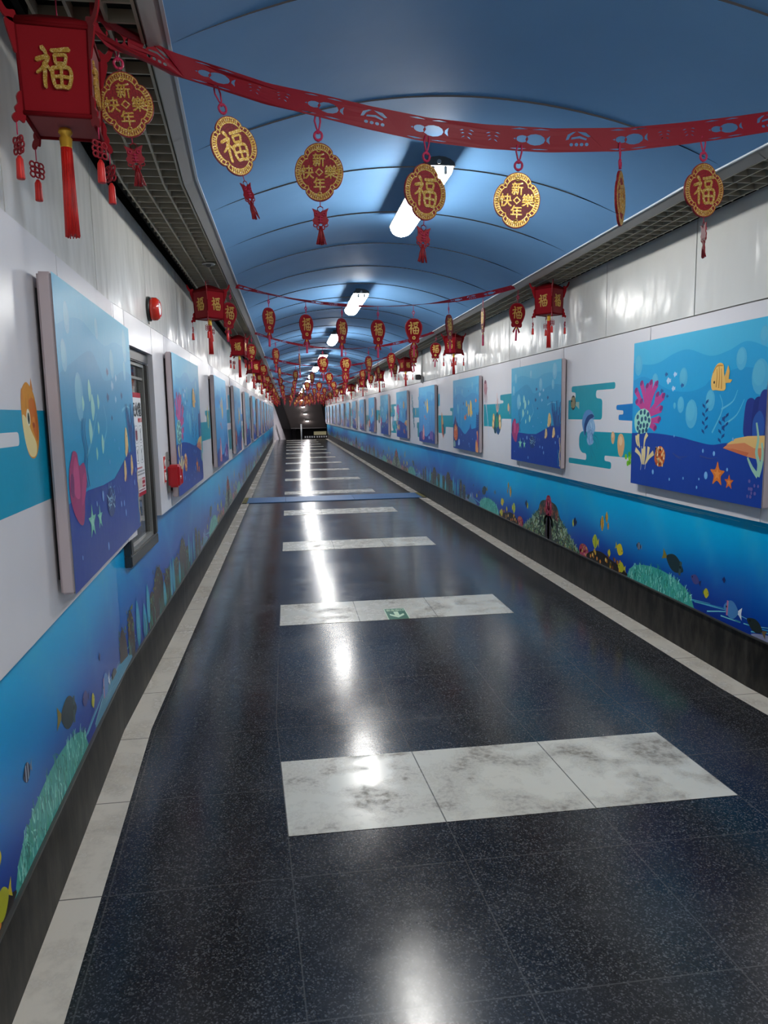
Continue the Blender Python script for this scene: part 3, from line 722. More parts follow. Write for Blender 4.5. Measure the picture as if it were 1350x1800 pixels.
def art_a(A):
    backdrop(A, [(0,.82),(.2,.795),(.35,.80),(.52,.84),(.69,.851),(.91,.797),(1.08,.81),(1.24,.846),(1.42,.795)], [(0,.70),(.15,.72),(.31,.676),(.5,.62),(.71,.606),(.86,.63),(.95,.674),(1.2,.714),(1.42,.69)])
    bubbles(A, [(.07,.80,.07),(.30,.68,.055),(.64,.69,.06),(.74,.475,.085),(.62,.53,.05),(.55,.525,.02),(1.20,.76,.06),(1.36,.66,.09),(.93,.55,.06),(1.38,.86,.05)], hx('5cb9da'))
    for P in ([(.96,.37),(1.05,.50),(1.02,.58)],[(1.04,.50),(1.14,.54),(1.18,.60)],[(1.08,.42),(1.18,.47),(1.24,.55)]): A.stroke(P, .012, hx('62bede'), .004)
    flakes(A, [(.44,.72,.016),(.39,.62,.017),(.63,.645,.016),(.46,.585,.013)], hx('2a5f9e')); flakes(A, [(.545,.715,.018),(.47,.68,.024),(.53,.63,.019)], hx('b9d3ee'))
    # kelp
    for x, y0, y1 in ((.885,.36,.57),(1.05,.315,.46),(1.08,.38,.48)):
        n = int((y1-y0)/.024)
        for k in range(n):
            y = y0 + k*.024; q = 1 if k % 2 else -1
            A.poly([(x,y),(x+q*.028,y+.014),(x+q*.03,y+.03),(x+q*.006,y+.02)], hx('1f4a8a'))
    # purple tube sponge
    for x, t, c in ((1.30,.545,'2a3a8a'),(1.365,.55,'22307c'),(1.41,.58,'2a3a8a')): A.smooth([(x-.05,.36),(x-.055,.46),(x-.035,t),(x+.025,t),(x+.045,.46),(x+.03,.36)], hx(c))
    A.smooth([(1.33,.34),(1.32,.44),(1.37,.49),(1.41,.44),(1.40,.34)], hx('2f58a8'))
    # sea bed
    A.poly(spline([(0,.345),(.30,.352),(.61,.337),(.80,.316),(.96,.303),(1.10,.318),(1.42,.34)], 6) + [(PW,0),(0,0)], NAVY)
    # orange rock
    A.poly([(1.07,.289),(1.179,.345),(1.28,.36),(1.42,.367),(1.42,.24),(1.28,.255)], hx('dd8a5c'))
    A.poly([(1.10,.31),(1.179,.345),(1.28,.36),(1.42,.367),(1.42,.305),(1.34,.30),(1.26,.325)], hx('e8bd74')); A.poly([(1.07,.289),(1.16,.29),(1.30,.275),(1.28,.255)], hx('cf7048'))
    for P in ([(1.38,.16),(1.33,.20),(1.29,.25)],[(1.38,.16),(1.385,.22),(1.36,.28),(1.37,.35),(1.35,.43)],[(1.38,.16),(1.40,.21),(1.41,.27),(1.40,.33)]): A.stroke(P, .030, hx('9cc9b0'), .012)
    # magenta branch coral
    MG = hx('c1448f')
    for P in ([(.19,.46),(.175,.57),(.12,.68)],[(.20,.46),(.205,.56),(.20,.66)],[(.21,.46),(.235,.57),(.25,.68)],[(.21,.47),(.27,.60),(.325,.67)],[(.22,.48),(.33,.54),(.415,.59)],[(.22,.46),(.32,.49),(.39,.51)],[(.22,.43),(.31,.435),(.37,.44)],[(.22,.41),(.27,.40),(.32,.385)],[(.18,.48),(.10,.54),(.06,.56)],[(.17,.52),(.09,.59),(.045,.635)],[(.30,.50),(.32,.55),(.34,.60)],[(.16,.48),(.13,.53),(.125,.56)]):
        A.stroke(P, .022, MG, .052); x, y = P[-1]; A.ell(x, y, .024, .016, hx('8a2f78'), rot=.6, n=8)
    # mint net sponge
    A.smooth([(.06,.36),(.035,.44),(.08,.49),(.16,.51),(.23,.49),(.265,.43),(.22,.37),(.15,.345)], hx('9fdcc9'))
    rnd = random.Random(4); cells = [(.08,.455),(.125,.485),(.175,.488),(.222,.472),(.095,.415),(.14,.44),(.19,.445),(.238,.435),(.085,.38),(.125,.395),(.17,.40),(.215,.40),(.11,.355),(.16,.362),(.205,.37)]
    for x, y in cells: A.ell(x, y, .019, .016, hx('1f4f70'), rot=rnd.random()*3, n=8)
    # cream tube sponges and shell
    CR = hx('e3cf95')
    for P in ([(.12,.25),(.10,.30),(.095,.34)],[(.18,.26),(.19,.31),(.22,.345)],[(.15,.15),(.13,.20),(.06,.235)],[(.16,.14),(.165,.19),(.16,.245)],[(.18,.14),(.19,.20),(.185,.26)],[(.20,.14),(.23,.19),(.245,.26)],[(.21,.15),(.25,.19),(.31,.225)],[(.10,.26),(.075,.29),(.07,.33)]): A.stroke(P, .012, CR, .034)
    A.stroke([(.14,.10),(.15,.16),(.145,.26)], .008, hx('9fa8c8')); A.stroke([(.20,.11),(.21,.15)], .008, hx('9fa8c8'))
    A.smooth([(.325,.19),(.345,.25),(.40,.272),(.445,.25),(.46,.21),(.44,.16),(.39,.14),(.345,.155)], hx('c9622e')); A.up()
    for k in range(34): A.ell(.39+rnd.uniform(-.055,.055), .205+rnd.uniform(-.055,.055), .009, .011, rnd.choice([hx('f2d9a8'),hx('efc07a'),hx('8c3a1c')]), n=6, up=False)
    for x, y, r, c in ((1.03,.142,.072,'e0782a'),(1.141,.108,.042,'d9682a')): A.star(x, y, r, hx(c), .48); A.star(x, y, r*.55, hx('ef9440'), .4)
    bubbles(A, [(.31,.10,.016),(.919,.127,.022),(.68,.09,.009),(.85,.10,.008),(.88,.265,.012),(.99,.255,.014),(1.12,.175,.010),(.52,.07,.010),(.83,.05,.010),(.56,.34,.008),(1.16,.34,.01)], hx('7fb4e6'), .8)
    for P in ([(.55,.235),(.63,.215),(.72,.225)],[(.58,.22),(.66,.20)],[(.85,.235),(.95,.225),(1.02,.235)]): A.stroke(P, .010, hx('3c4a90'), .003)
    for k in range(14): A.ell(1.30+.012*(k % 6)+rnd.uniform(0,.03), .05+.02*(k//3), .008, .010, hx('6b62a8'), n=6)
    # striped yellow fish and its fins
    A.poly([(1.055,.665),(1.09,.735),(1.105,.70),(1.098,.66),(1.13,.655),(1.115,.64),(1.06,.64)], hx('e6b25a'))
    A.smooth([(.945,.61),(.935,.66),(.96,.72),(1.0,.75),(1.045,.74),(1.055,.69),(1.075,.62),(1.055,.60),(.985,.605)], hx('edc06a'))
    for P in ([(.985,.62),(.99,.68),(.985,.72)],[(1.01,.615),(1.012,.68),(1.005,.735)],[(1.035,.61),(1.033,.67),(1.028,.72)]): A.stroke(P, .008, hx('b97a2e'), .004)
    A.stroke([(.95,.70),(.985,.735),(1.04,.735)], .007, hx('c98a38')); A.ell(.965,.648,.007,.008,hx('2a2018'))
def fish_b(A, x, y, r):
    A.smooth([(x-.6*r,y-r),(x-.75*r,y),(x-.35*r,y+r),(x+.25*r,y+.95*r),(x+.6*r,y+.2*r),(x+.55*r,y-.6*r),(x,y-.75*r)], hx('eac684')); A.smooth([(x-.6*r,y-r),(x-.95*r,y-.7*r),(x-.7*r,y-.45*r)], hx('f0d49c'))
    A.poly([(x+.1*r,y-.75*r),(x+.55*r,y-.25*r),(x+.6*r,y-.7*r),(x+.3*r,y-1.15*r)], hx('7a2f5a')); A.ell(x+.2*r,y+.45*r,.07*r,.09*r,hx('5a3a2a'))
def art_b(A):
    backdrop(A, [(0,.80),(.2,.845),(.372,.858),(.58,.83),(.768,.811),(.95,.84),(1.085,.848),(1.42,.84)], [(0,.66),(.2,.71),(.48,.767),(.62,.72),(.716,.675),(.95,.70),(1.2,.74),(1.42,.73)], hx('52badc'), hx('3aaed8'), hx('2a9fce'))
    bubbles(A, [(1.26,.855,.075),(.62,.86,.04),(.15,.84,.05),(1.22,.74,.045),(.25,.60,.08),(.08,.72,.05),(.9,.75,.06)], hx('7cc6df'))
    for P in ([(.30,.40),(.42,.47),(.52,.55)],[(.62,.44),(.70,.50),(.66,.58)],[(1.08,.56),(1.2,.58),(1.3,.575)]): A.stroke(P, .014, hx('6fc0dd'), .004)
    flakes(A, [(.785,.711,.02),(.76,.611,.022),(1.092,.626,.02),(.82,.53,.014)], hx('2a568f')); flakes(A, [(.876,.661,.024),(.974,.696,.018),(.937,.606,.018)], hx('9ccbe6'))
    for x, y, r in ((.417,.625,.036),(.300,.579,.024),(.455,.567,.044),(.56,.589,.026),(.39,.485,.04),(.532,.494,.022),(.593,.433,.034),(.474,.403,.022)):
        A.smooth([(x-.4*r,y-r),(x-.65*r,y+.2*r),(x-.1*r,y+1.1*r),(x+.55*r,y+.5*r),(x+.75*r,y-.1*r),(x+.2*r,y-.8*r)], hx('a8e3da'))
    for dx in (0, .028, -.02): A.stroke([(.285+dx,.30),(.26+dx,.36),(.29+dx,.42),(.265+dx,.48),(.285+dx,.53)], .011, hx('2a5a94'), .005)
    A.poly([(0,.276),(.274,.290),(.55,.283),(.783,.287),(.94,.32),(1.101,.356),(1.30,.385),(1.42,.392),(1.42,0),(0,0)], NAVY)
    # blue branch coral
    rnd = random.Random(9)
    for k in range(44):
        a = rnd.uniform(-.9,.75); L = rnd.uniform(.08,.22); x0 = 1.33 + .09*a; A.stroke([(x0,.37),(x0+.35*L*math.sin(a),.37+.6*L),(x0+.62*L*math.sin(a)+rnd.uniform(-.015,.015),.37+1.05*L)], .014, rnd.choice([hx('27508f'),hx('2f62a4'),hx('3a78b8'),hx('1f3f7c')]), .009)
    # magenta coral
    A.smooth([(.02,.30),(.03,.37),(.07,.41),(.10,.43),(.15,.42),(.17,.38),(.24,.385),(.27,.33),(.22,.27),(.20,.22),(.17,.19),(.12,.20),(.06,.24)], hx('a8386f'))
    A.smooth([(.08,.30),(.09,.38),(.13,.41),(.16,.36),(.15,.28)], hx('cc4c84')); A.smooth([(.17,.25),(.20,.33),(.25,.35),(.24,.29)], hx('bf447c')); A.smooth([(.03,.31),(.05,.36),(.085,.35),(.07,.29)], hx('7c2f6a'))
    for x, y, r in ((1.147,.42,.062),(1.063,.297,.045),(1.258,.31,.046)): fish_b(A, x, y, r)
    for x, y, r in ((.308,.179,.062),(.440,.176,.046)): A.star(x, y, r, hx('7fd0b4'), .42); A.star(x, y, r*.45, hx('a6e2cc'), .4)
    # pale net urchin
    A.ell(.68,.205,.085,.058,hx('27427c')); A.up()
    for k in range(34):
        a, q = rnd.uniform(0,2*PI), rnd.random()**.5; x, y = .68+.075*q*math.cos(a), .225+.06*q*math.sin(a)
        A.stroke([(x,y),(x+rnd.uniform(-.035,.035),y+rnd.uniform(-.02,.02))], .007, rnd.choice([hx('b8dbe6'),hx('8fc0d6'),hx('5f8fbf')]), .004, up=False)
    for k in range(12): A.stroke([(1.405+.012*math.sin(k),.02+.021*k),(1.405+.012*math.sin(k+1.5),.041+.021*k)], .014, hx('e6cf9c'), sm=False); A.stroke([(1.37+.008*math.sin(k),.02+.012*k),(1.37+.008*math.sin(k+1.5),.032+.012*k)], .009, hx('3fa0c4'), sm=False)
    bubbles(A, [(.52,.245,.02),(.90,.17,.013),(.97,.165,.014),(1.0,.12,.016),(1.30,.225,.014),(1.36,.28,.014),(.56,.05,.016),(.40,.23,.01),(.70,.36,.010),(.93,.40,.009),(.84,.44,.007),(.12,.09,.008)], hx('8fb8ea'), .8)
    for x in (.83,.88): A.stroke([(x,.25),(x+.02,.22)], .006, hx('6f7fc0'))
def art_c(A):
    backdrop(A, [(0,.83),(.4,.86),(.8,.82),(1.42,.86)], [(0,.70),(.35,.76),(.7,.70),(1.1,.75),(1.42,.71)], hx('46aed6'), hx('34a2d2'), hx('2894cc'))
    bubbles(A, [(.15,.80,.05),(.55,.78,.04),(1.1,.84,.05),(1.33,.78,.04),(.3,.55,.07)], hx('66b6d4'))
    for P in ([(.30,.35),(.36,.55),(.42,.64)],[(.48,.30),(.50,.48),(.58,.58)]): A.stroke(P, .02, hx('5fb6dc'), .006)
    flakes(A, [(.62,.62,.03),(.58,.55,.02),(1.18,.55,.018),(.9,.78,.014),(.2,.7,.014)], hx('2a62a4'))
    A.poly(spline([(0,.335),(.15,.345),(.42,.289),(.677,.213),(.85,.26),(.95,.30),(.985,.345),(1.02,.345),(1.05,.29),(1.2,.30),(1.42,.323)], 5) + [(PW,0),(0,0)], hx('2b4a96'))
    # dark leaf coral
    A.stroke([(1.36,.22),(1.35,.36),(1.38,.50)], .03, hx('1f3a78'), .012)
    for k in range(7):
        y = .27 + .03*k
        for q in (-1, 1): A.stroke([(1.36,y),(1.36+q*.05,y+.02),(1.36+q*(.10-.008*k),y+.05)], .026, hx('1f3f80'), .014)
    A.smooth([(1.27,.0),(1.255,.10),(1.29,.16),(1.33,.12),(1.34,.18),(1.31,.25),(1.345,.26),(1.38,.14),(1.385,.0)], hx('e59a5c')); A.smooth([(1.34,.10),(1.345,.20),(1.36,.28),(1.385,.20),(1.38,.06)], hx('c9583c'))
    # orange coral at left
    A.smooth([(.02,.10),(.03,.30),(.09,.40),(.15,.45),(.20,.38),(.28,.34),(.33,.25),(.30,.15),(.20,.10)], hx('27386f'))
    A.smooth([(.05,.16),(.06,.28),(.13,.34),(.22,.31),(.28,.24),(.26,.15),(.16,.11)], hx('dd6a34')); rnd = random.Random(2)
    for k in range(26): A.ell(.165+rnd.uniform(-.09,.09), .225+rnd.uniform(-.09,.08), .012, .013, rnd.choice([hx('f09a50'),hx('b84a26'),hx('f2c080')]), n=7)
    A.stroke([(.12,.34),(.13,.40),(.12,.47)], .02, hx('a85a8a'), .01); A.stroke([(.17,.33),(.19,.40)], .02, hx('c87a9a'), .01)
    A.smooth([(.02,.03),(.03,.09),(.09,.11),(.14,.06),(.12,.02)], hx('8fb6b0')); A.smooth([(.30,.06),(.33,.13),(.39,.13),(.40,.07),(.35,.05)], hx('a9c3ea'))
    # yellow and orange fish
    for x, y, rx, ry in ((1.02,.55,.055,.105),(.90,.53,.035,.08),(.79,.615,.028,.04)):
        A.smooth([(x-rx,y),(x-.4*rx,y+ry),(x+.5*rx,y+.8*ry),(x+rx,y),(x+.4*rx,y-ry),(x-.5*rx,y-.8*ry)], hx('ecc45a')); A.stroke([(x-.2*rx,y-.7*ry),(x-.1*rx,y+.8*ry)], .012, hx('c9923a'), .006)
        A.poly([(x+.6*rx,y-.5*ry),(x+1.6*rx,y-.9*ry),(x+1.5*rx,y-.2*ry)], hx('dba844'))
    for x, y, r in ((.71,.43,.05),(1.274,.647,.035),(.80,.47,.02)):
        A.smooth([(x-r,y),(x,y+.8*r),(x+r,y+.1*r),(x,y-.7*r)], hx('dd6a3c')); A.poly([(x+.8*r,y),(x+1.5*r,y+.5*r),(x+1.4*r,y-.5*r)], hx('c9512c')); A.stroke([(x,y+.6*r),(x-.05*r,y-.6*r)], .008, hx('f4d0b0'))
    bubbles(A, [(.92,.09,.018),(.95,.06,.012),(.60,.12,.01),(1.1,.16,.012),(.5,.2,.01)], hx('8fb8ea'), .8)
def art_d(A):
    backdrop(A, [(0,.85),(.5,.80),(.9,.86),(1.42,.81)], [(0,.72),(.4,.76),(.9,.69),(1.42,.75)], hx('44b0dc'), hx('30a0d6'), hx('2490ce'))
    A.grid(0,.12,PW,.62,1,5, lambda x, y: lerp(hx('4f8ec9'), hx('3d97cb'), (y-.12)/.5))
    bubbles(A, [(.2,.82,.05),(.7,.8,.05),(1.2,.75,.06),(.5,.62,.04)], hx('66b8da'))
    for x, h in ((.12,.34),(.24,.24),(.33,.42),(.98,.50),(1.08,.36),(1.20,.55),(1.32,.42)):
        A.stroke([(x,.05),(x+.02,.05+h*.4),(x-.015,.05+h*.7),(x+.015,.05+h)], .028, hx('2a56a0'), .008)
    A.poly(spline([(0,.14),(.25,.19),(.45,.13),(.7,.10),(.95,.16),(1.2,.20),(1.42,.15)], 6) + [(PW,0),(0,0)], hx('2e3f8c'))
    A.smooth([(.36,.05),(.37,.20),(.42,.30),(.48,.26),(.52,.15),(.50,.05)], hx('c86a7c')); A.smooth([(.40,.08),(.42,.20),(.46,.24),(.48,.14)], hx('eab09c')); A.stroke([(.30,.05),(.28,.13),(.31,.20)], .03, hx('e59a6c'), .015)
    A.smooth([(1.02,.08),(1.04,.18),(1.10,.22),(1.16,.14),(1.14,.07)], hx('8a5aa0')); A.stroke([(1.24,.05),(1.22,.16),(1.26,.24)], .03, hx('d08aa8'), .012); A.ell(.93,.09,.04,.03,hx('9fc0e8'))
    for x, y, rx, ry in ((.80,.62,.06,.12),(.62,.66,.03,.05)):
        A.smooth([(x-rx,y),(x-.3*rx,y+ry),(x+.6*rx,y+.7*ry),(x+rx,y),(x+.3*rx,y-ry),(x-.6*rx,y-.8*ry)], hx('edc560')); A.poly([(x+.6*rx,y-.4*ry),(x+1.5*rx,y-.8*ry),(x+1.4*rx,y)], hx('dba844')); A.stroke([(x,y-.7*ry),(x+.05*rx,y+.7*ry)], .012, hx('c9923a'), .006)
    flakes(A, [(.50,.68,.035),(.44,.60,.022),(1.0,.70,.02)], hx('23508f'))
    for x, y, r in ((.55,.44,.035),(.66,.40,.028)): A.smooth([(x-r,y),(x,y+.8*r),(x+r,y+.1*r),(x,y-.7*r)], hx('d0625a')); A.poly([(x+.8*r,y),(x+1.5*r,y+.5*r),(x+1.4*r,y-.5*r)], hx('c04a4a'))
    bubbles(A, [(.75,.30,.014),(.2,.45,.012),(.9,.34,.012)], hx('9cc4ea'), .8)
def build_paintings():
    short = ['with magenta coral and striped yellow fish', 'with mint fish shoal', 'with orange coral', 'with tall blue kelp']
    prints = []
    for i, fn in enumerate((art_a, art_b, art_c, art_d)):
        A = Art(clip=(0, 0, PW, PH)); fn(A); prints.append(A.mesh('canvas_print', 'print', lambda x, y, d: Vector((x - PW/2, -PT - .0008 - d, y))))
    f = MB(); f.box((-PW/2, -PT, 0), (PW/2, -.014, PH), 'canvas_edge', .006); fme = f.mesh('stretcher_frame')
    b = MB(); b.box((-PW/2+.04, -.016, .04), (PW/2-.04, 0, PH-.04), 'batten_dark'); bme = b.mesh('mounting_batten')
    ordn = ['nearest','second','third','fourth','fifth','sixth','seventh','eighth','ninth','tenth','eleventh','twelfth','thirteenth','fourteenth','fifteenth','sixteenth']
    def put(side, i, s, k, z):
        n = ordn[i]; lab = '%s ocean canvas on the %s wall, %s' % (n, 'right' if side else 'left', short[k])
        g = 'ocean canvases on the walls'
        r = empty('ocean_canvas', W(2.41 if side else M(2.41), s, z), (-PI/2 if side else PI/2 + (math.atan(BEND) if s < 3.4 else 0)), lab, 'painting', g)
        link('stretcher_frame', fme, r); link('canvas_print', prints[k], r); link('mounting_batten', bme, r)
        return r
    for i in range(16): put(1, i, 4.065 + 2.75*i, (0,1,2,3)[i % 4], 1.04)
    put(0, 0, 2.965, 1, 1.025)
    for i in range(13): put(0, i+1, 5.66 + 2.75*i, (0,3,2,1)[i % 4], 1.025)

# ------------------------------------------------------------------ tube lights
def build_lights():
    L = 1.26; h = MB()
    prof = lambda r, y: [(r*math.cos(PI*k/8), y, r*.55*math.sin(PI*k/8)) for k in range(9)]
    A = [h.bm.verts.new(p) for p in prof(.085, -L/2)]; B = [h.bm.verts.new(p) for p in prof(.085, L/2)]
    for k in range(8): f = h.bm.faces.new((A[k], A[k+1], B[k+1], B[k])); f.smooth = True; f.material_index = h.mi('lamp_housing')
    for R in (A, B): h.bm.faces.new(R)
    h.bm.faces.new((A[0], A[-1], B[-1], B[0])); hme = h.mesh('housing')
    d = MB(); q = .078
    R = []
    for y, k in ((-L/2+.004, .93), (-L/2+.03, 1), (L/2-.03, 1), (L/2-.004, .93)): R.append([d.bm.verts.new((q*k*math.cos(PI*j/12), y, -.001 - .062*k*math.sin(PI*j/12))) for j in range(13)])
    for a, b in zip(R, R[1:]):
        for j in range(12): f = d.bm.faces.new((a[j], a[j+1], b[j+1], b[j])); f.smooth = True; f.material_index = d.mi('tube_light')
    for r in (R[0], R[-1]): f = d.bm.faces.new(r); f.material_index = d.mi('tube_light')
    dme = d.mesh('diffuser')
    hm = MB(); hm.box((-.010, -L/2-.006, -.044), (.010, -L/2+.008, -.002), 'lamp_holder', .004); hme2 = hm.mesh('lamp_holder')
    sc = MB(); sc.lathe([(.011, -L/2-.006), (.011, -L/2+.002)], 'screw', 10, (0, 0, .018), 'y'); sme = sc.mesh('end_screw')
    br = MB(); br.box((-.025, -.02, .040), (.025, .02, .135), 'lamp_housing'); bme = br.mesh('hanger')
    ordn = ['first', 'second', 'third', 'fourth', 'fifth']
    for i in range(-2, 12):  # lamps over and behind the viewer are unseen, added to brighten the near end
        s = .5 + 3.95*i; z = 2.795
        k = i - 1
        lab = ('lit twin tube light hanging from the vault, %s lamp ahead of the viewer' % ordn[k] if 0 <= k < 5 else 'small distant lit tube light in the row under the far vault') if k >= 0 else 'unseen twin tube light added over and behind the viewer to brighten the near end'
        r = empty('tube_light', W(UC, s, z), 0, lab, 'light', 'tube lights along the vault')
        link('housing', hme, r); link('diffuser', dme, r); link('hanger', bme, r, (0, -.28, 0)); link('hanger', bme, r, (0, .28, 0))
        if 0 < i < 6:
            link('end_screw', sme, r)
            for x in (-.032, .032): link('lamp_holder', hme2, r, (x, 0, 0))

# ------------------------------------------------------------------ garlands
def quatre(rx, rz, n=64, k=.10):
    """clover outline"""
    P = []
    for i in range(n):
        a = 2*PI*i/n; r = 1 - k*(1 - abs(math.cos(2*a))**.55)*1.6
        P.append((rx*r*math.cos(a), rz*r*math.sin(a)))
    return P
def loop_pts(cx, cz, rx, rz, n=14, y=0): return [(cx + rx*math.cos(2*PI*k/n), y, cz + rz*math.sin(2*PI*k/n)) for k in range(n)]
def medallion_parts(kind):
    """hangs from (0,0,0); dict of meshes"""
    P = {}; H = -.085; rz, rx = .087, .076; cz = H - rz
    c = MB(); c.tube([(-.006,0,.0),(-.010,0,-.02),(-.004,0,-.042),(0,0,-.05)], .0028, 'pink_cord', 6); c.tube([(.006,0,.0),(.008,0,-.022),(.004,0,-.042),(0,0,-.05)], .0028, 'pink_cord', 6)
    c.tube(loop_pts(0, -.064, .012, .013), .004, 'pink_cord', 6, True); c.tube([(0,0,-.05),(0,0,-.058)], .004, 'pink_cord', 6); c.tube([(0,0,-.074),(0,0,H+.004)], .005, 'pink_cord', 6)
    P['hanging_cord'] = c.mesh('hanging_cord')
    o = quatre(rx, rz); sh = lambda L, k: [(x*k, z*k + cz) for x, z in L]
    p = MB(); p.prism(sh(o, 1.0), .007, 'red_glitter'); P['plate'] = p.mesh('plate')
    r = MB(); r.holed(sh(o, .965), [sh(o, .93)[::-1]], .0095, 'gold'); r.holed(sh(o, .80), [sh(o, .755)[::-1]], .0095, 'gold')
    inner, outer = sh(o, .80), sh(o, .93); n = len(o)
    for i in range(n):                                            # raised letter-like strokes round the rim
        if i % 16 in (6, 7, 8, 9, 10): continue
        for t0, t1 in ((0, 1),) if i % 2 else ((.05, .5), (.6, .95)):
            a, b = Vector(inner[i]), Vector(outer[i]); d = (Vector(inner[(i+1) % n]) - a)*.34
            r.prism([tuple(a.lerp(b, t0) - d), tuple(a.lerp(b, t1) - d), tuple(a.lerp(b, t1) + d), tuple(a.lerp(b, t0) + d)], .0095, 'gold')
    for i in (7, 9, 23, 25, 39, 41, 55, 57):
        a, b = Vector(inner[i]), Vector(outer[i]); d = (Vector(inner[(i+1) % n]) - a)*.3
        r.prism([tuple(a-d), tuple(b-d), tuple(b+d), tuple(a+d)], .0095, 'gold')
    P['gold_rim'] = r.mesh('gold_rim')
    items = []
    if kind == 'fu': items = [(scaled(brush_fu('gold', .010), .084, .092), Matrix.Translation((0, 0, cz)))]
    else:
        for ch, x, z in (('新', 0, .036), ('年', 0, -.036), ('快', -.036, 0), ('樂', .036, 0)): items.append((scaled(glyph(ch, 'gold', .022, .010), .040, .042), Matrix.Translation((x, 0, cz + z))))
        q = MB(); q.holed([(0, cz+.013), (.013, cz), (0, cz-.013), (-.013, cz)], [[(0, cz+.008), (-.008, cz), (0, cz-.008), (.008, cz)]], .010, 'gold')
        for x, z in ((0, .066), (0, -.066), (.058, 0), (-.058, 0)): q.tube(loop_pts(x, cz+z, .006, .006, 10, -.004), .0022, 'gold', 6, True)
        items.append((q.mesh('diamond'), Matrix()))
    P['gold_lettering'] = merge_mesh('gold_lettering', items)
    # lower charm: paper-cut butterfly knot and tassel
    z0 = cz - rz; t = MB(); k = -.004
    t.tube([(0,0,z0+.002),(0,0,z0-.014)], .0012, 'pink_cord', 5); Z = z0 - .014
    for q in (-1, 1):
        t.tube([(0,0,Z),(q*.008,0,Z-.004),(q*.009,0,Z-.012),(0,0,Z-.02)], .0016, 'red_paper', 5)
        t.prism([(0, Z-.022), (q*.012, Z-.012), (q*.026, Z-.006), (q*.021, Z-.018), (q*.020, Z-.034), (q*.026, Z-.042), (q*.022, Z-.052), (q*.012, Z-.058), (0, Z-.052)], .003, 'red_paper')
        t.tube(loop_pts(q*.016, Z-.056, .007, .006, 10), .002, 'red_paper', 5, True); t.tube(loop_pts(q*.008, Z-.064, .004, .007, 10), .002, 'red_paper', 5, True)
        t.tube(loop_pts(q*.012, Z-.024, .0045, .0045, 10, k), .0012, 'pink_cord', 5, True)
    for a in ((-.008,.008,-.032),(-.008,.008,-.040),(-.008,.008,-.048)): t.tube([(a[0],k,Z+a[2]),(a[1],k,Z+a[2])], .0011, 'pink_cord', 5)
    t.tube([(0,k,Z-.028),(0,k,Z-.052)], .0011, 'pink_cord', 5)
    P['paper_charm'] = t.mesh('paper_charm')
    s = MB(); zt = Z - .060; rnd = random.Random(1)
    for i in range(16):
        a = rnd.uniform(-1, 1); s.tube([(a*.002, rnd.uniform(-.002,.002), zt), (a*.008, rnd.uniform(-.004,.004), zt-.025), (a*.016, rnd.uniform(-.005,.005), zt-.054-rnd.random()*.004)], .0019, 'red_glitter', 5)
    P['tassel'] = s.mesh('tassel')
    return P
def teardrop_parts():
    P = {}; H = -.115
    c = MB(); c.tube([(0,0,0),(0,0,-.05)], .0022, 'pink_cord', 6); c.tube([(0,0,-.088),(0,0,H+.006)], .003, 'pink_cord', 6)
    c.holed([(0,-.045),(.014,-.066),(0,-.092),(-.014,-.066)], [[(0,-.056),(-.007,-.067),(0,-.080),(.007,-.067)]], .004, 'pink_cord'); P['hanging_cord'] = c.mesh('hanging_cord')
    o = spline([(0,0),(.045,-.012),(.072,-.05),(.076,-.09),(.064,-.135),(.042,-.178),(.030,-.200),(0,-.206),(-.030,-.200),(-.042,-.178),(-.064,-.135),(-.076,-.09),(-.072,-.05),(-.045,-.012)], 4, True)
    p = MB(); p.prism([(x, z + H) for x, z in o], .007, 'felt')
    p.holed([(x*1.0, z + H) for x, z in o], [[(x*.9, (z+.1)*.92-.1 + H) for x, z in o][::-1]], .0095, 'red_paper'); P['plate'] = p.mesh('plate')
    P['gold_character'] = scaled(brush_fu('gold', .012), .094, .104, (0, 0, H-.082))
    g = MB(); g.lathe([(.015, -.007), (.015, .007)], 'gold', 16, (0, 0, H-.165), 'y'); g.lathe([(.007, -.0085), (.007, .0085)], 'felt_dark', 4, (0, 0, H-.165), 'y'); P['gold_coin'] = g.mesh('gold_coin')
    b = MB(); z = H - .192
    for q in (-1, 1):
        b.prism(spline([(0,z),(q*.020,z+.018),(q*.046,z+.022),(q*.050,z-.004),(q*.034,z-.018),(q*.012,z-.010)], 3, True), .006, 'felt')
        b.prism([(0,z-.004),(q*.012,z-.008),(q*.038,z-.058),(q*.030,z-.056),(q*.024,z-.068)], .005, 'felt')
    P['bow'] = b.mesh('bow')
    s = MB(); zt = z - .016; s.lathe([(.002, zt+.004), (.006, zt-.008), (.005, zt-.02)], 'gold_cord', 8); s.lathe([(.005, zt-.018), (.0085, zt-.03), (.0095, zt-.11), (.0085, zt-.115)], 'pink_cord', 8); P['tassel'] = s.mesh('tassel')
    return P

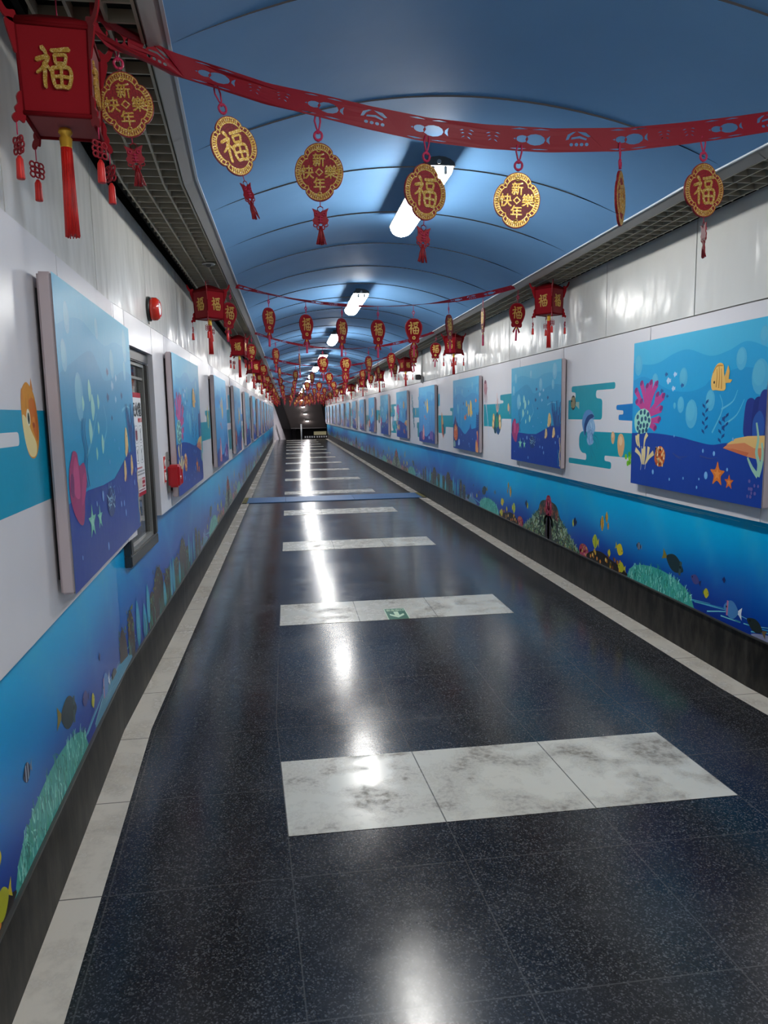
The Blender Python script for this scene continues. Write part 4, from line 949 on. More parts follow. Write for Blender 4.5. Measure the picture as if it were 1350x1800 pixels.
def ribbon_segment(mb, i, length, w, fine):
    """one cut-paper motif length, flat in (x along, z across); returns outlines"""
    L, h = length, w/2
    n = 16; edge = [(L*k/n, -h) for k in range(n+1)] + [(L*k/n, h) for k in range(n, -1, -1)]
    holes = []
    ell = lambda cx, cz, rx, rz, n=12: [(cx + rx*math.cos(-2*PI*k/n), cz + rz*math.sin(-2*PI*k/n)) for k in range(n)]
    # gourd: small lobe, large lobe, tail and stalk
    holes.append(ell(L*.15, 0, .020, .0105)); holes.append(ell(L*.28, -.001, .033, .0165))
    holes.append([(L*.39,-.004),(L*.392,.004),(L*.425,.013),(L*.418,.0),(L*.428,-.012)]); holes.append([(L*.06,0),(L*.082,.003),(L*.085,-.003)])
    if i % 2 == 0:     # round good-luck roundel
        c = L*.72
        holes.append([(c-.046,.0),(c-.040,.016),(c-.022,.024),(c-.012,.0245),(c-.030,.013),(c-.036,.002)])
        holes.append([(c-.008,.025),(c+.022,.022),(c+.040,.010),(c+.030,.008),(c+.012,.015)]); holes.append([(c-.026,.008),(c+.002,.012),(c+.026,.004),(c+.024,-.001),(c-.0,.005),(c-.028,.002)])
        for k in range(4): holes.append(ell(c-.026+.0175*k, -.013, .0066, .0052, 8))
        holes.append([(c-.040,-.006),(c+.036,-.003),(c+.042,-.007),(c-.036,-.0095)]) if False else None
    else:
        for c in (L*.60, L*.86):
            for a in ((-.024,.010,-.008,.013),(.006,.014,.024,.010),(-.020,.002,-.006,.004),(.004,.005,.020,.0),(-.016,-.010,-.004,-.005),(.003,-.006,.016,-.013)):
                holes.append([(c+a[0], a[1]), (c+(a[0]+a[2])/2+.001, (a[1]+a[3])/2+.0024), (c+a[2], a[3]), (c+(a[0]+a[2])/2, (a[1]+a[3])/2-.0008)])
    holes = [q for q in holes if q]
    for a, b in ((.03,.20),(.24,.42)):
        holes.append([(L*a, h-.0075), (L*(a+b)/2, h-.0035), (L*b, h-.0065), (L*(a+b)/2, h-.0085)]); holes.append([(L*a, -h+.0065), (L*(a+b)/2, -h+.0085), (L*b, -h+.0075), (L*(a+b)/2, -h+.0035)])
    return edge, holes if fine else holes[:3]
def ribbon(name, path, w, twist, fine, th=.0014):
    """cut-paper ribbon along a path [(x,y,z)...]; twist(t) in radians from upright"""
    P = [Vector(p) for p in path]; D = [0]
    for a, b in zip(P, P[1:]): D.append(D[-1] + (b-a).length)
    T = D[-1]; n = max(2, round(T/.32)); seg = T/n
    def at(x):
        x = max(0, min(T, x)); i = next((k for k in range(len(D)-1) if D[k+1] >= x), len(D)-2)
        t = (x - D[i])/max(1e-9, D[i+1]-D[i]); p = P[i].lerp(P[i+1], t)
        a = P[max(i-1, 0)]; b = P[min(i+2, len(P)-1)]; return p, (b-a).normalized()
    bm = bmesh.new()
    for i in range(n):
        outer, holes = ribbon_segment(None, i, seg, w, fine); loops = [outer] + holes
        pts = [p for q in loops for p in q]; V = []
        for x, z in pts:
            p, d = at(i*seg + x); side = Vector((0, 1, 0)); up = side.cross(d).normalized()*-1
            if up.z < 0: up = -up
            a = twist((i*seg + x)/T); wd = up*math.cos(a) + side*math.sin(a); V.append(bm.verts.new(p + wd*z))
        for t in tessellate_polygon([[Vector((x, z, 0)) for x, z in q] for q in loops]):
            try: bm.faces.new([V[k] for k in t])
            except ValueError: pass
    bmesh.ops.remove_doubles(bm, verts=bm.verts[:], dist=1e-5)
    bmesh.ops.recalc_face_normals(bm, faces=bm.faces[:])
    me = bpy.data.meshes.new(name); bm.to_mesh(me); bm.free(); me.materials.append(MAT['red_paper'])
    o = link(name, me); m = o.modifiers.new('paper', 'SOLIDIFY'); m.thickness = th; m.offset = 0
    return o

def ring4(r, z, a0=PI/4): return [(r*math.cos(a0 + PI/2*k), r*math.sin(a0 + PI/2*k), z) for k in range(4)]
def lantern_parts():
    """palace lantern, origin at the top of its hanging cord; faces at -90 deg"""
    P = {}; zt, zb = -.10, -.340; rt, rb = .138, .130
    b = MB(); A = [b.bm.verts.new(p) for p in ring4(rt, zt)]; B = [b.bm.verts.new(p) for p in ring4(rb, zb)]
    for k in range(4): b.bm.faces.new((A[k], A[(k+1) % 4], B[(k+1) % 4], B[k])).material_index = b.mi('felt')
    b.bm.faces.new(A); b.bm.faces.new(B)
    C = ring4(rb*.98, zb); 
    for k in range(4):
        for ring, r in ((ring4(rt+.002, zt), .006), (ring4(rb+.002, zb), .007)): b.tube([ring[k], ring[(k+1) % 4]], r, 'felt_dark', 6)
        b.tube([ring4(rt+.001, zt)[k], ring4(rb+.001, zb)[k]], .0045, 'felt_dark', 6)
    P['body'] = b.mesh('body')
    r = MB(); n = 24
    r.lathe([(.148, zt+.002), (.140, zt+.018), (.11, zt+.030), (.06, zt+.052), (.02, zt+.062), (.001, zt+.064)], 'felt_dark', 4, (0,0,0), 'z', PI/4, PI/4 + 2*PI)
    P['roof'] = r.mesh('roof')
    w = MB(); q = lambda L: [(x, z) for x, z in L]
    w.prism(spline([(0,-.002),(.030,.002),(.052,.030),(.060,.062),(.050,.066),(.040,.044),(.024,.024),(0,.030)], 3, True), .006, 'felt'); w.prism(spline([(0,0),(.0,-.075),(.010,-.080),(.018,-.055),(.030,-.02),(.030,.002)], 3, True), .006, 'felt'); me_w = w.mesh('roof_wing')
    w = MB(); w.prism(spline([(0,0),(.030,-.006),(.040,-.022),(.030,-.034),(.018,-.024),(.004,-.028)], 3, True), .006, 'felt'); w.prism(spline([(0,0),(0,.05),(.012,.056),(.022,.040),(.020,.022),(.030,.008),(.024,-.006)], 3, True), .006, 'felt'); me_l = w.mesh('lower_bracket')
    k = MB(); Z = -.030
    k.tube([(0,0,0),(0,0,Z)], .0014, 'pink_cord', 5)
    for i in range(3):
        for j in range(3):
            if (i, j) != (9, 9): k.tube(loop_pts((i-1)*.011, Z-.010-.011*j, .0062, .0062, 10, .002*((i+j) % 2)), .0022, 'red_paper', 5, True)
    [setattr(v, 'co', v.co*1.35) for v in k.bm.verts]; P_k = k.mesh('corner_knot'); s = MB(); s.lathe([(.003, Z-.042), (.0075, Z-.050), (.009, Z-.088), (.008, Z-.09)], 'tassel', 8); [setattr(v, 'co', v.co*1.35) for v in s.bm.verts]; P_s = s.mesh('corner_tassel')
    c = MB(); c.tube([(0,0,.085),(0,0,zt+.06)], .002, 'pink_cord', 6); P['hanging_cord'] = c.mesh('hanging_cord')
    g = MB(); g.lathe([(.002, zb), (.018, zb-.006), (.021, zb-.016), (.014, zb-.026), (.019, zb-.034), (.0165, zb-.058), (.0175, zb-.060)], 'gold_cord', 12)
    for a in range(6): g.tube([(p[0]*.5+.012*math.cos(a*PI/3), p[1]*.5+.012*math.sin(a*PI/3), p[2]) for p in loop_pts(0, zb-.014, .010, .008, 8)], .002, 'gold_cord', 5, True)
    P['tassel_cap'] = g.mesh('tassel_cap')
    t = MB(); rnd = random.Random(6)
    t.lathe([(.013, zb-.056), (.0155, zb-.075), (.0175, zb-.20), (.0185, zb-.308), (.012, zb-.312)], 'tassel', 14)
    for i in range(30):
        a = 2*PI*i/30; t.tube([(.0145*math.cos(a), .0145*math.sin(a), zb-.06), (.0172*math.cos(a), .0172*math.sin(a), zb-.19), ((.019+rnd.random()*.002)*math.cos(a), (.019+rnd.random()*.002)*math.sin(a), zb-.312-rnd.random()*.010)], .0018, 'tassel', 4)
    P['tassel'] = t.mesh('tassel')
    ch = scaled(brush_fu('gold', .006), .100, .114)
    rm = (rt+rb)/2*math.cos(PI/4) + .001; tilt = math.atan((rt-rb)*math.cos(PI/4)/(zt-zb))
    chars = [(ch, Matrix.Rotation(PI/2*k, 4, 'Z') @ Matrix.Translation((0, -rm-.003, (zt+zb)/2+.005)) @ Matrix.Rotation(-tilt, 4, 'X')) for k in range(4)]
    wings = [(me_w, Matrix.Rotation(PI/4 + PI/2*k, 4, 'Z') @ Matrix.Translation((rt-.002, 0, zt))) for k in range(4)]
    lows = [(me_l, Matrix.Rotation(PI/4 + PI/2*k, 4, 'Z') @ Matrix.Translation((rb-.002, 0, zb))) for k in range(4)]
    kn = [Matrix.Translation((x, y, z)) @ Matrix.Rotation(PI/4 + PI/2*k + PI/2, 4, 'Z') for k, (x, y, z) in enumerate(ring4(rb+.026, zb-.026))]
    return P, chars, wings, lows, (P_k, P_s, kn)

def copy_tree(parts, root):
    for name, me in parts.items(): link(name, me, root)
def lantern(full, merged, loc, rz, label, group, sc=.86):
    r = empty('palace_lantern', loc, rz, label, 'lantern', group) if full else None
    if not full:
        o = link('palace_lantern', merged, None, loc); o.rotation_euler.z = rz; o.scale = (sc, sc, sc); return tag(o, label, 'lantern', group)
    P, chars, wings, lows, (pk, ps, kn) = full
    copy_tree(P, r)
    body = [c for c in r.children if c.name.startswith('body')][0]
    for nm, L in (('gold_character', chars), ('roof_wing', wings), ('lower_bracket', lows)):
        for me, mx in L: o = link(nm, me, body if nm == 'gold_character' else r); o.matrix_local = mx
    for mx in kn:
        o = link('corner_knot', pk, r); o.matrix_local = mx; link('corner_tassel', ps, o)
    r.scale = (sc, sc, sc); return r

def build_garlands():
    ORD = ['first','second','third','fourth','fifth','sixth','seventh','eighth','ninth']
    fu, ny = medallion_parts('fu'), medallion_parts('newyear')
    # nearest garland: clover medallions
    path = [(-.475,2.14,2.605),(-.445,2.2,2.584),(-.375,2.30,2.60),(-.303,2.36,2.588),(-.177,2.4,2.572),(-.025,2.4,2.529),(.13,2.4,2.502),(.289,2.4,2.47),(.47,2.4,2.44),(.655,2.4,2.425),(.882,2.4,2.419),(1.134,2.4,2.429),(1.332,2.4,2.453),(1.534,2.4,2.482),(1.636,2.4,2.499),(1.85,2.4,2.545),(2.06,2.4,2.60)]
    o = ribbon('paper_garland', path, .070, lambda t: .25*math.sin(9*t), True)
    tag(o, 'red cut-paper garland ribbon nearest the viewer, carrying the clover medallions', 'garland', 'paper garlands across the corridor')
    L1 = [(-.440,2.25,2.425,'n',.15,-.12,1),(-.18,2.4,2.374,'f',.45,-.30,1),(.126,2.4,2.304,'n',-.1,0,1),(.471,2.4,2.25,'f',.35,.06,1),(.774,2.4,2.231,'n',-.15,.05,0),(1.115,2.4,2.247,'f',.95,-.12,0),(1.406,2.4,2.275,'f',.12,-.05,2)]
    for i, (x, s, z, k, rz, ry, tail) in enumerate(L1):
        lab = 'clover medallion with %s gold, %s from left on the nearest garland' % ('one large character in' if k == 'f' else 'four small characters in', ORD[i])
        r = empty('clover_medallion', (x, s, z + .172), rz, lab, 'ornament', 'clover medallions on the nearest garland'); r.rotation_euler = (0, ry, rz)
        for n, me in (fu if k == 'f' else ny).items():
            if n in ('paper_charm', 'tassel') and not tail: continue
            if n == 'tassel' and tail == 2: n2 = n
            c = link(n, me, r)
            if tail == 2 and n in ('paper_charm', 'tassel'): c.rotation_euler.z = 1.25
            if i == 1 and n in ('paper_charm', 'tassel'): c.rotation_euler.z = .45
    tp = teardrop_parts(); tmerged = merge_mesh('teardrop_ornament', [(m, Matrix()) for m in tp.values()])
    lp = lantern_parts(); P, chars, wings, lows, (pk, ps, kn) = lp
    lmerged = merge_mesh('palace_lantern', [(m, Matrix()) for m in P.values()] + chars + wings + lows + [(q, mx) for mx in kn for q in (pk, ps)])
    LG, TG, RG = 'palace lanterns along both sides', 'teardrop ornaments on the garlands', 'paper garlands across the corridor'
    lantern(lp, None, (-.548, 2.10, 2.60), .09, 'large red palace lantern with gold character, nearest at upper left', LG)
    rnd = random.Random(21)
    S = [6.35, 9.9, 13.85] + [17.8 + 3.95*k for k in range(8)]
    for g, s in enumerate(S):
        nm = ORD[g+1] if g < 3 else None
        sag = (.165, .21, .19)[g] if g < 3 else rnd.uniform(.15, .22)
        c = .84 + (rnd.uniform(-.1, .1) if g > 1 else 0); zf = lambda u: 2.625 - sag*(1 - ((u - UC)/1.19)**2)
        pth = [(-.385 + 2.39*k/24, s, zf(-.385 + 2.39*k/24)) for k in range(25)]
        mid = rnd.uniform(.9, 1.25)
        o = ribbon('paper_garland', pth, .062, lambda t: .75 + mid*.6*math.sin(PI*t) + .25*math.sin(13*t + g), g < 2)
        tag(o, 'thin twisted red paper garland, %s across the corridor from the viewer' % nm if nm else 'thin red paper garland strung across the far part of the corridor', 'garland', RG)
        yaw = [(.75,.12),(.85,.02),(.70,0),(.85,.05),(.55,.02),(.05,0),(.95,-.08),(1.5,0),(.15,.05)] if g == 0 else [(rnd.uniform(-1.3,1.3), rnd.uniform(-.1,.1)) for _ in range(9)]
        if g == 1: yaw = [(.7,.05),(.95,.02),(1.45,0),(.25,0),(.1,.02),(.8,0),(-.9,0),(.5,0),(-.3,.05)]
        for i in range(9):
            u = -.43 + .308*i; z = zf(max(-.38, min(2.0, u))) + .004
            if u < -.385 or u > 2.0: z -= .03
            y = s - (.03 if u < -.38 or u > 2.0 else 0)
            rz, ry = yaw[i]
            if nm: lab = 'red teardrop ornament with gold lucky character, %s from the left on the %s garland' % (ORD[i], nm)
            else: lab = 'small red teardrop ornament with gold character in the distant crowd of garlands'
            if g < 2:
                r = empty('teardrop_ornament', (u, y, z), 0, lab, 'ornament', TG); copy_tree(tp, r)
            else: r = tag(link('teardrop_ornament', tmerged, None, (u, y, z)), lab, 'ornament', TG)
            r.rotation_euler = (0, ry, rz)
        for side in (0, 1):
            lab = 'red palace lantern under the %s ceiling edge at the end of the %s garland' % ('right' if side else 'left', nm) if nm else 'distant red palace lantern in the row under the %s ceiling edge' % ('right' if side else 'left')
            u = (-.585, 2.215)[side]; y = s - .30 + (rnd.uniform(-.1, .1) if g else 0)
            rz = ((.78, .62)[side] if g == 0 else (-.15, .75)[side] if g == 1 else rnd.uniform(-.8, .8))
            lantern(lp if g < 2 else None, lmerged, (u, y, 2.612 + (.03 if side and g == 0 else 0)), rz, lab, LG)

# ------------------------------------------------------------------ window in the left wall with its notice
def build_window():
    s0, s1, z0, z1 = 3.79, 4.56, .79, 1.925; x1 = -.815; w = .062
    f = MB()
    for a, b in (((s0, z0), (s1, z0+w)), ((s0, z1-w), (s1, z1)), ((s0, z0+w), (s0+w, z1-w)), ((s1-w, z0+w), (s1, z1-w))): f.box((-.90, a[0], a[1]), (x1, b[0], b[1]), 'frame_metal', .006)
    q = .082
    for a, b in (((s0+w, z0+w), (s1-w, z0+q)), ((s0+w, z1-q), (s1-w, z1-w)), ((s0+w, z0+q), (s0+q, z1-q)), ((s1-q, z0+q), (s1-w, z1-q))): f.box((-.88, a[0], a[1]), (-.832, b[0], b[1]), 'frame_light')
    f.box((-.86, s0+q, z1-q-.075), (-.838, s1-q, z1-q-.06), 'frame_light')
    wo = tag(f.build('window_1'), kind='structure')
    g = MB(); g.box((-.853, s0+q, z0+q), (-.847, s1-q, z1-q), 'glass'); g.build('glass_pane', wo)
    b = MB()
    b.box((-1.75, s0-.3, .5), (-1.72, s1+.8, 2.3), 'booth_wall'); b.box((-1.72, s0-.3, .5), (-.90, s0-.28, 2.3), 'booth_wall'); b.box((-1.72, s1+.78, .5), (-.90, s1+.8, 2.3), 'booth_wall')
    b.box((-1.72, s0-.3, .48), (-.90, s1+.8, .5), 'booth_dark'); b.box((-1.72, s0-.3, 2.3), (-.90, s1+.8, 2.32), 'booth_dark')
    b.box((-1.30, s0-.28, .5), (-.98, s1+.78, 1.10), 'booth_wall'); b.box((-1.32, s0-.28, 1.10), (-.95, s1+.78, 1.13), 'frame_light'); b.box((-1.71, s0-.2, 1.55), (-1.55, s1+.7, 1.95), 'booth_dark')
    b.build('booth_interior', wo)
    # notice on the glass
    X = lambda d: -.846 + d
    A = Art(); L, H = .47, .585
    A.poly([(0,0),(L,0),(L,H),(0,H)], hx('e9e9ea')); A.poly([(0,H-.028),(L,H-.028),(L,H),(0,H)], hx('b8263a')); A.poly([(0,0),(L,0),(L,.022),(0,.022)], hx('b8263a'))
    for i in range(2):
        for x in (.02,.135,.25,.365):
            y = .30 - .115*i
            A.poly(rounded([(x,y),(x+.09,y),(x+.09,y+.10),(x,y+.10)], .03), hx('8d8f92')); A.poly(rounded([(x+.003,y+.003),(x+.087,y+.003),(x+.087,y+.097),(x+.003,y+.097)], .028), hx('ecedee'))
            A.stroke([(x+.03,y+.08),(x+.045,y+.055),(x+.06,y+.085)], .010, hx('5d6064') if (i or x > .3) else hx('7a2230')); A.stroke([(x+.045,y+.055),(x+.045,y+.02)], .012, hx('3c3f44') if (i or x > .3) else hx('7a2230')); A.ell(x+.045,y+.018,.02,.006,hx('9a9da0'))
            if not i and .2 < x < .3: A.poly([(x+.02,y+.02),(x+.07,y+.02),(x+.072,y+.072),(x+.018,y+.072)], hx('7a2230'))
    for y, c, a, b in ((.155,'b8263a',.25,.40),(.135,'85888c',.25,.45),(.118,'85888c',.25,.45)):
        k = a
        while k < b: A.poly([(k,y),(k+.011,y),(k+.011,y+.010),(k,y+.010)], hx(c)); k += .015
    A.poly([(.37,.045),(.455,.045),(.455,.10),(.37,.10)], hx('b02a34')); A.poly([(.26,.045),(.36,.045),(.36,.10),(.26,.10)], hx('cfccc2'))
    for k in range(4): A.poly([(.375+.02*k,.083),(.388+.02*k,.083),(.388+.02*k,.094),(.375+.02*k,.094)], hx('f0d8d8')); A.poly([(.375+.02*k,.055),(.388+.02*k,.055),(.388+.02*k,.066),(.375+.02*k,.066)], hx('f0d8d8'))
    k = .27
    while k < .45: A.poly([(k,.028),(k+.010,.028),(k+.010,.038),(k,.038)], hx('9a3a48')); k += .015
    r = empty('notice_poster', (X(0), 3.955, 1.11), PI/2, 'white notice with red borders and small pictures taped inside the dark window frame', 'poster')
    p = MB(); p.box((0, -.0005, 0), (L, 0, H), 'label_white'); p.build('paper', r)
    link('printed_notice', A.mesh('printed_notice', 'print', lambda x, y, d: Vector((x, -.0008 - d*.3, y))), r)
    t = link('notice_title', scaled(glyph('灭火毯', 'label_dark', .02, .0006), .085, .085), r); t.location = (.325, -.0035, .49)
    t = link('notice_subtitle', scaled(glyph('使用方法', 'label_red', .02, .0006), .026, .026), r); t.location = (.40, -.0035, .43)

# ------------------------------------------------------------------ small fittings
def build_fittings():
    x = M(2.422)
    r = empty('alarm_siren', (x, 4.60, 2.195), PI/2, 'round red alarm siren mounted high on the left wall above the window', 'alarm')
    b = MB(); b.lathe([(.070, -.018), (.072, -.012), (.072, .0)], 'dark_plastic', 28, (0,0,0), 'y'); b.box((-.008, -.006, -.088), (.008, 0, -.07), 'galvanised'); b.build('base', r)
    h = MB(); h.lathe([(.066, -.018), (.069, -.03), (.066, -.052), (.052, -.068), (.046, -.071), (.044, -.066), (.0, -.066)], 'alarm_red', 28, (0,0,0), 'y'); h.build('red_housing', r)
    l = MB(); l.lathe([(.034, -.0695), (.034, -.066)], 'label_white', 24, (0,0,0), 'y'); l.lathe([(.006, -.0705), (.006, -.066)], 'label_dark', 10, (0,0,.008), 'y'); l.build('white_label', r)
    x = M(2.41)
    r = empty('call_point', (x, 4.868, 1.175), PI/2, 'small red fire call box on the left wall beside the window', 'alarm')
    b = MB(); b.box((-.062, -.085, -.072), (.062, -.012, .072), 'call_red', .012); b.build('box', r)
    g = MB(); g.box((-.040, -.092, -.055), (-.028, -.084, .045), 'label_red', .003) if False else None
    g = MB(); g.box((.036, -.092, -.055), (.046, -.084, .04), 'label_red', .003); g.build('handle', r)
    k = MB(); k.lathe([(.010, -.089), (.010, -.084)], 'label_white', 14, (-.012,0,-.01), 'y'); k.lathe([(.005, -.0905), (.005, -.084)], 'label_red', 10, (-.012,0,-.01), 'y'); k.build('keyhole', r)
    p = MB(); p.box((-.022, -.014, -.112), (.018, 0, .155), 'galvanised', .004); p.lathe([(.006, -.018), (.006, -.012)], 'label_dark', 8, (.0,0,.10), 'y'); p.build('mounting_rail', r)
    r = empty('fire_sign', (x, 4.757, 1.225), PI/2, 'narrow red and white fire sign on the wall left of the call box', 'sign')
    p = MB(); p.box((-.036, -.004, -.085), (.036, 0, .085), 'label_white'); p.build('plate', r)
    q = MB(); q.box((-.033, -.0055, .003), (.033, -.0035, .082), 'label_red'); q.box((-.033, -.0055, -.082), (.033, -.0035, -.003), 'label_red'); q.build('red_panels', r)
    q = MB(); q.tube([(-.012,-.007,.02),(-.010,-.007,.05),(.008,-.007,.065),(.010,-.007,.03)], .004, 'label_white', 6); q.tube(loop_pts(0, -.045, .020, .024, 16, -.007), .0035, 'label_white', 6, True); q.lathe([(.009, -.008), (.009, -.005)], 'label_white', 12, (0,0,-.045), 'y'); q.build('symbols', r)
    # camera on the right wall
    x = 2.422
    r = empty('security_camera', (x, 12.9, 2.17), 0, 'small black security camera on a grey bracket high on the right wall', 'camera')
    b = MB(); b.tube([(-.03,0,.46),(-.03,0,.02)], .016, 'cctv_grey', 10); b.box((-.055, -.04, -.10), (0, .04, .02), 'cctv_grey', .012); b.build('bracket', r)
    c = MB(); c.box((-.16, -.10, -.045), (-.06, .05, .045), 'cctv_black', .012); c.lathe([(.022, -.112), (.024, -.10)], 'cctv_black', 14, (-.11,0,0), 'y'); c.build('camera_body', r)
    # detector in the left open grid
    r = empty('ceiling_detector', (-.508, 5.36, 2.612), 0, 'small round detector set in the left open-grid ceiling strip', 'detector')
    d = MB(); d.lathe([(.046, .0), (.046, -.010), (.038, -.014), (.036, -.006), (.022, -.006)], 'fascia_metal', 24); d.build('ring', r)
    d = MB(); d.lathe([(.022, -.004), (.018, -.020), (.008, -.026), (.001, -.027)], 'dark_plastic', 16); d.build('sensor', r)
    # blue floor mat with taped ends
    r = empty('floor_mat', (UC, 13.45, 0), 0, 'blue vinyl strip laid across the floor from wall to wall', 'mat')
    b = MB()
    for a, c in ((-1.60, -.90), (-.895, .35), (.355, 1.60)): b.box((a, -.40, .002), (c, .40, .011), 'mat_blue', .003)
    b.build('blue_strip', r)
    for q in (-1, 1):
        t = MB(); 
        for k in range(8): t.box((min(q*1.585, q*1.665), -.44+.11*k, .0025), (max(q*1.585, q*1.665), -.44+.11*k+.055, .0135), 'tape_black'); t.box((min(q*1.585, q*1.665), -.385+.11*k, .0025), (max(q*1.585, q*1.665), -.385+.11*k+.055, .0135), 'tape_yellow')
        t.build('hazard_tape', r)
    # exit sticker
    r = empty('exit_sticker', (.787, 5.447, .0016), 0, 'green exit sticker with a pale arrow stuck on a pale floor bar', 'sign')
    b = MB(); b.box((-.083, -.150, 0), (.083, .150, .0009), 'exit_pale'); b.build('pale_border', r)
    b = MB(); b.box((-.077, -.150, 0), (.077, .142, .0014), 'exit_green'); b.build('green_ground', r)
    a = MB(); Z = .0018
    for P in ([(-.018,.055),(.018,.055),(.018,-.06),(-.018,-.06)], [(0,-.115),(.055,-.045),(.055,.0),(0,-.065),(-.055,.0),(-.055,-.045)]):
        tri = tessellate_polygon([[Vector((p[0], p[1], 0)) for p in P]])
        V = [a.bm.verts.new((p[0], p[1], Z)) for p in P]
        for t in tri: a.bm.faces.new([V[i] for i in t]).material_index = a.mi('exit_pale')
        Z += .0002
    a.build('arrow', r)
    t = link('lettering', scaled(glyph('安全出口', 'exit_pale', .03, .0006), .036, .060), r); t.location = (0, .098, .0018); t.rotation_euler.x = -PI/2

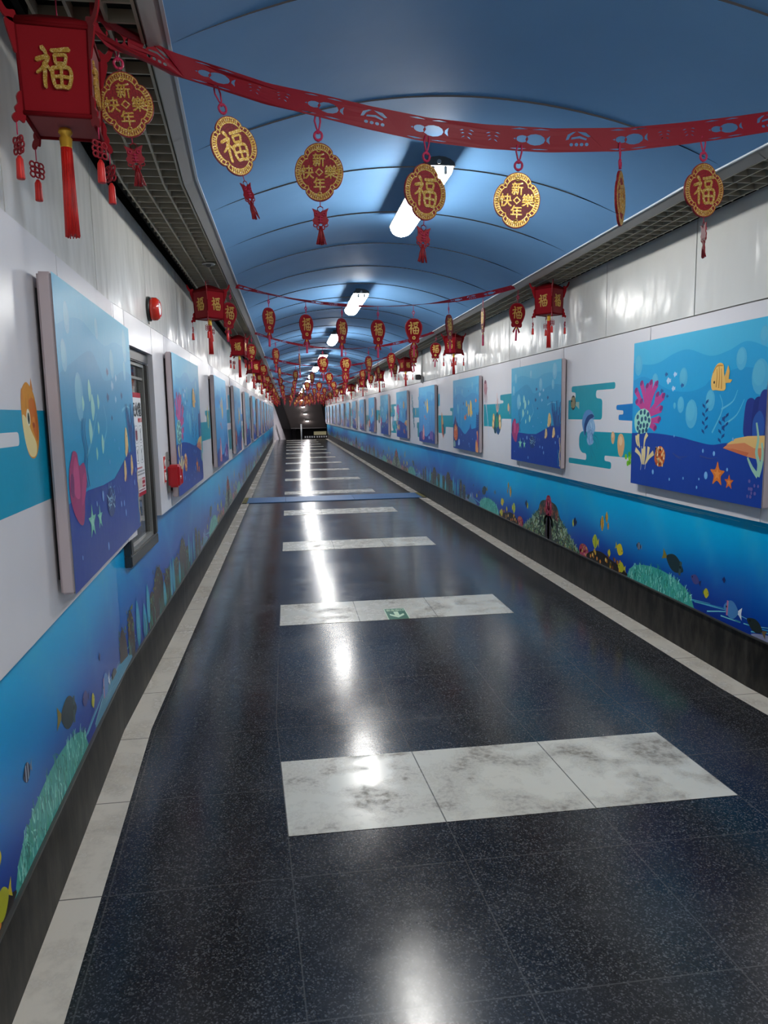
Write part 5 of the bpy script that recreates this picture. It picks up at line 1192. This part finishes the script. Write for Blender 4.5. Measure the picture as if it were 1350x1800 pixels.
# ------------------------------------------------------------------ the stairs going down at the far end
def build_far_end():
    dx = lambda s: .155*(s - S1)
    b = MB(); n = 14
    for k in range(n):
        s, z = S1 + .30*k, -.155*(k+1); b.box((-1.0 + dx(s), s, z-.155), (2.7 + dx(s), s+.31, z), 'stair_stone')
    e = S1 + .30*n; b.box((-1.6, e, -2.38), (6, 62, -2.325), 'stair_stone'); so = tag(b.build('stairs'), kind='structure')
    ze = lambda s: 2.64 - .53*(s - S1)
    sb = 50.45
    c = MB()
    def slope(u0, u1, off, m):
        P = [(u0+dx(S1), S1, 2.64+off), (u1+dx(S1), S1, 2.64+off), (u1+dx(sb), sb, ze(sb)+off), (u0+dx(sb), sb, ze(sb)+off)]
        c.face(P, m); c.face([(x, y, z+.06) for x, y, z in P][::-1], m)
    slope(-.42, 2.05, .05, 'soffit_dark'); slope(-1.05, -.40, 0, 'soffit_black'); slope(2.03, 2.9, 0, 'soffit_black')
    c.box((-1.6, sb, ze(sb)), (6, 62, ze(sb)+.05), 'soffit_black')
    # end wall over the arch
    n = 20; top = 3.1
    for k in range(n):
        u0, u1 = UC - VA + 2*VA*k/n, UC - VA + 2*VA*(k+1)/n
        c.face([(u0, S1, vault_z(u0)-.05 if 0 < k else 2.64), (u1, S1, vault_z(u1)-.05 if k < n-1 else 2.64), (u1, S1, top), (u0, S1, top)], 'soffit_dark')
    tag(c.build('ceiling_stair'), kind='structure')
    w = MB()
    w.box((-1.02, SL, 0), (-.86, S1, 2.64), 'grey_wall')
    P = [(-.97, S1, -3), (-.97+dx(56)*.98, 56, -3), (-.97+dx(56)*.98, 56, 2.7), (-.97, S1, 2.7)]; w.face(P, 'grey_wall'); w.face([(x-.08, y, z) for x, y, z in P][::-1], 'grey_wall')
    w.box((-.98, 56, -3), (.62, 56.1, 1), 'grey_wall')
    tag(w.build('wall_stair_left'), kind='structure')
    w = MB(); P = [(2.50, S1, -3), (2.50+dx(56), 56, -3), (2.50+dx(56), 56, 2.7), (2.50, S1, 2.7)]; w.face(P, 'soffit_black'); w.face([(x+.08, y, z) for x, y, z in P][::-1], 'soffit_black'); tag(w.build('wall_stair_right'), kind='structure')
    w = MB(); w.box((-1.6, 61.8, -2.4), (6, 62, 1), 'soffit_black'); tag(w.build('wall_back'), kind='structure')
    # lower hall: pale column, lit sign beam with a row of small plates given an added glow
    c = MB(); c.lathe([(.33, -2.325), (.33, .60)], 'grey_wall', 24, (-.02, 54.5, 0)); c.build('column'); tag(bpy.data.objects['column'], 'grey round column in the lower hall at the foot of the stairs', 'column')
    r = empty('sign_beam', (1.9, 53.2, -.2), 0, 'dark beam with a faintly lit panel above a row of pale plates beyond the stairs', 'sign')
    b = MB(); b.box((-1.35, 0, -.25), (1.6, .12, .62), 'soffit_black'); b.build('beam', r)
    b = MB(); b.box((-.05, -.01, .27), (.85, 0, .52), 'sign_glow'); b.build('lit_panel', r)
    for k in range(10):
        b = MB(); b.box((-.72 + .165*k + (.04 if k > 4 else 0), -.012, .08), (-.63 + .165*k + (.04 if k > 4 else 0), 0, .20), 'plate_glow'); b.build('pale_plate', r)
    b = MB(); b.box((.33, -.02, -.09), (.43, 0, -.05), 'red_led'); b.build('red_lamp', r)
    for s in (46.95, 47.75, 48.6, 49.5):
        u = UC + .04 + dx(s); r = empty('stair_downlight', (u, s, ze(s)+.05), 0, 'small bright round downlight on the dark sloping ceiling over the stairs', 'light', 'downlights over the far stairs'); 
        b = MB(); b.lathe([(.10, -.005), (.10, -.03), (.086, -.045)], 'lamp_housing', 16); b.build('rim', r); b = MB(); b.lathe([(.084, -.044), (.084, -.050), (.04, -.062), (.001, -.066)], 'downlight', 16); b.build('lamp', r)
    r = empty('stair_post', (.83, 46.35, 0), 0, 'white metal post standing at the head of the far stairs', 'post')
    b = MB(); b.tube([(0,0,0),(0,0,.90)], .042, 'label_white', 14); b.build('pole', r); b = MB(); b.lathe([(.036,.89),(.05,.92),(.045,.95),(.001,.965)], 'label_white', 14); b.build('cap', r)
    b = MB(); b.lathe([(.07,0),(.07,.012),(.034,.018)], 'steel', 16); b.build('base_flange', r)
    r = empty('wall_handrail', (-.74, 45.6, 0), 0, 'double metal handrail sloping down the grey left wall to the stairs', 'handrail')
    for z in (.95, .72):
        b = MB(); b.tube([(0,0,z),(.01,.6,z),(.22,2.4,z-.95)], .024, 'steel', 10); b.build('rail', r)
    for y, z, x in ((.1,.95,.0),(.55,.95,.01),(1.5,.48,.115)):
        b = MB(); b.tube([(x-.03,y,z-.27),(x,y,z-.25),(x,y,z)], .012, 'steel', 8); b.build('bracket', r)

# ------------------------------------------------------------------ camera, world, render look
def build_camera():
    cam = bpy.data.cameras.new('camera'); co = bpy.data.objects.new('camera', cam); COL.objects.link(co)
    cam.sensor_fit = 'HORIZONTAL'; cam.sensor_width = 36; cam.lens = 36*1276.04/1350; cam.clip_start = .02; cam.clip_end = 200
    pi, ro, ya = math.radians(7.7615), math.radians(-1.0889), math.radians(7.3645)
    f = Vector((math.sin(ya)*math.cos(pi), math.cos(ya)*math.cos(pi), -math.sin(pi))); r = Vector((math.cos(ya), -math.sin(ya), 0)); u = r.cross(f)
    c, s = math.cos(ro), math.sin(ro); r2, u2 = c*r + s*u, -s*r + c*u
    m = Matrix(((r2.x, u2.x, -f.x, 0), (r2.y, u2.y, -f.y, 0), (r2.z, u2.z, -f.z, 1.554), (0, 0, 0, 1)))
    co.matrix_world = m; SC.camera = co
def build_world():
    w = bpy.data.worlds.new('world'); w.use_nodes = True; SC.world = w
    w.node_tree.nodes['Background'].inputs[0].default_value = (.02, .02, .022, 1); w.node_tree.nodes['Background'].inputs[1].default_value = 1
    v = SC.view_settings; v.view_transform = 'Standard'; v.look = 'None'; v.exposure = EXPOSURE; v.gamma = 1; v.use_curve_mapping = False
EXPOSURE = 0.75

make_materials(); build_shell(); build_murals(); build_paintings(); build_lights(); build_garlands(); build_window(); build_fittings(); build_far_end(); build_camera(); build_world()
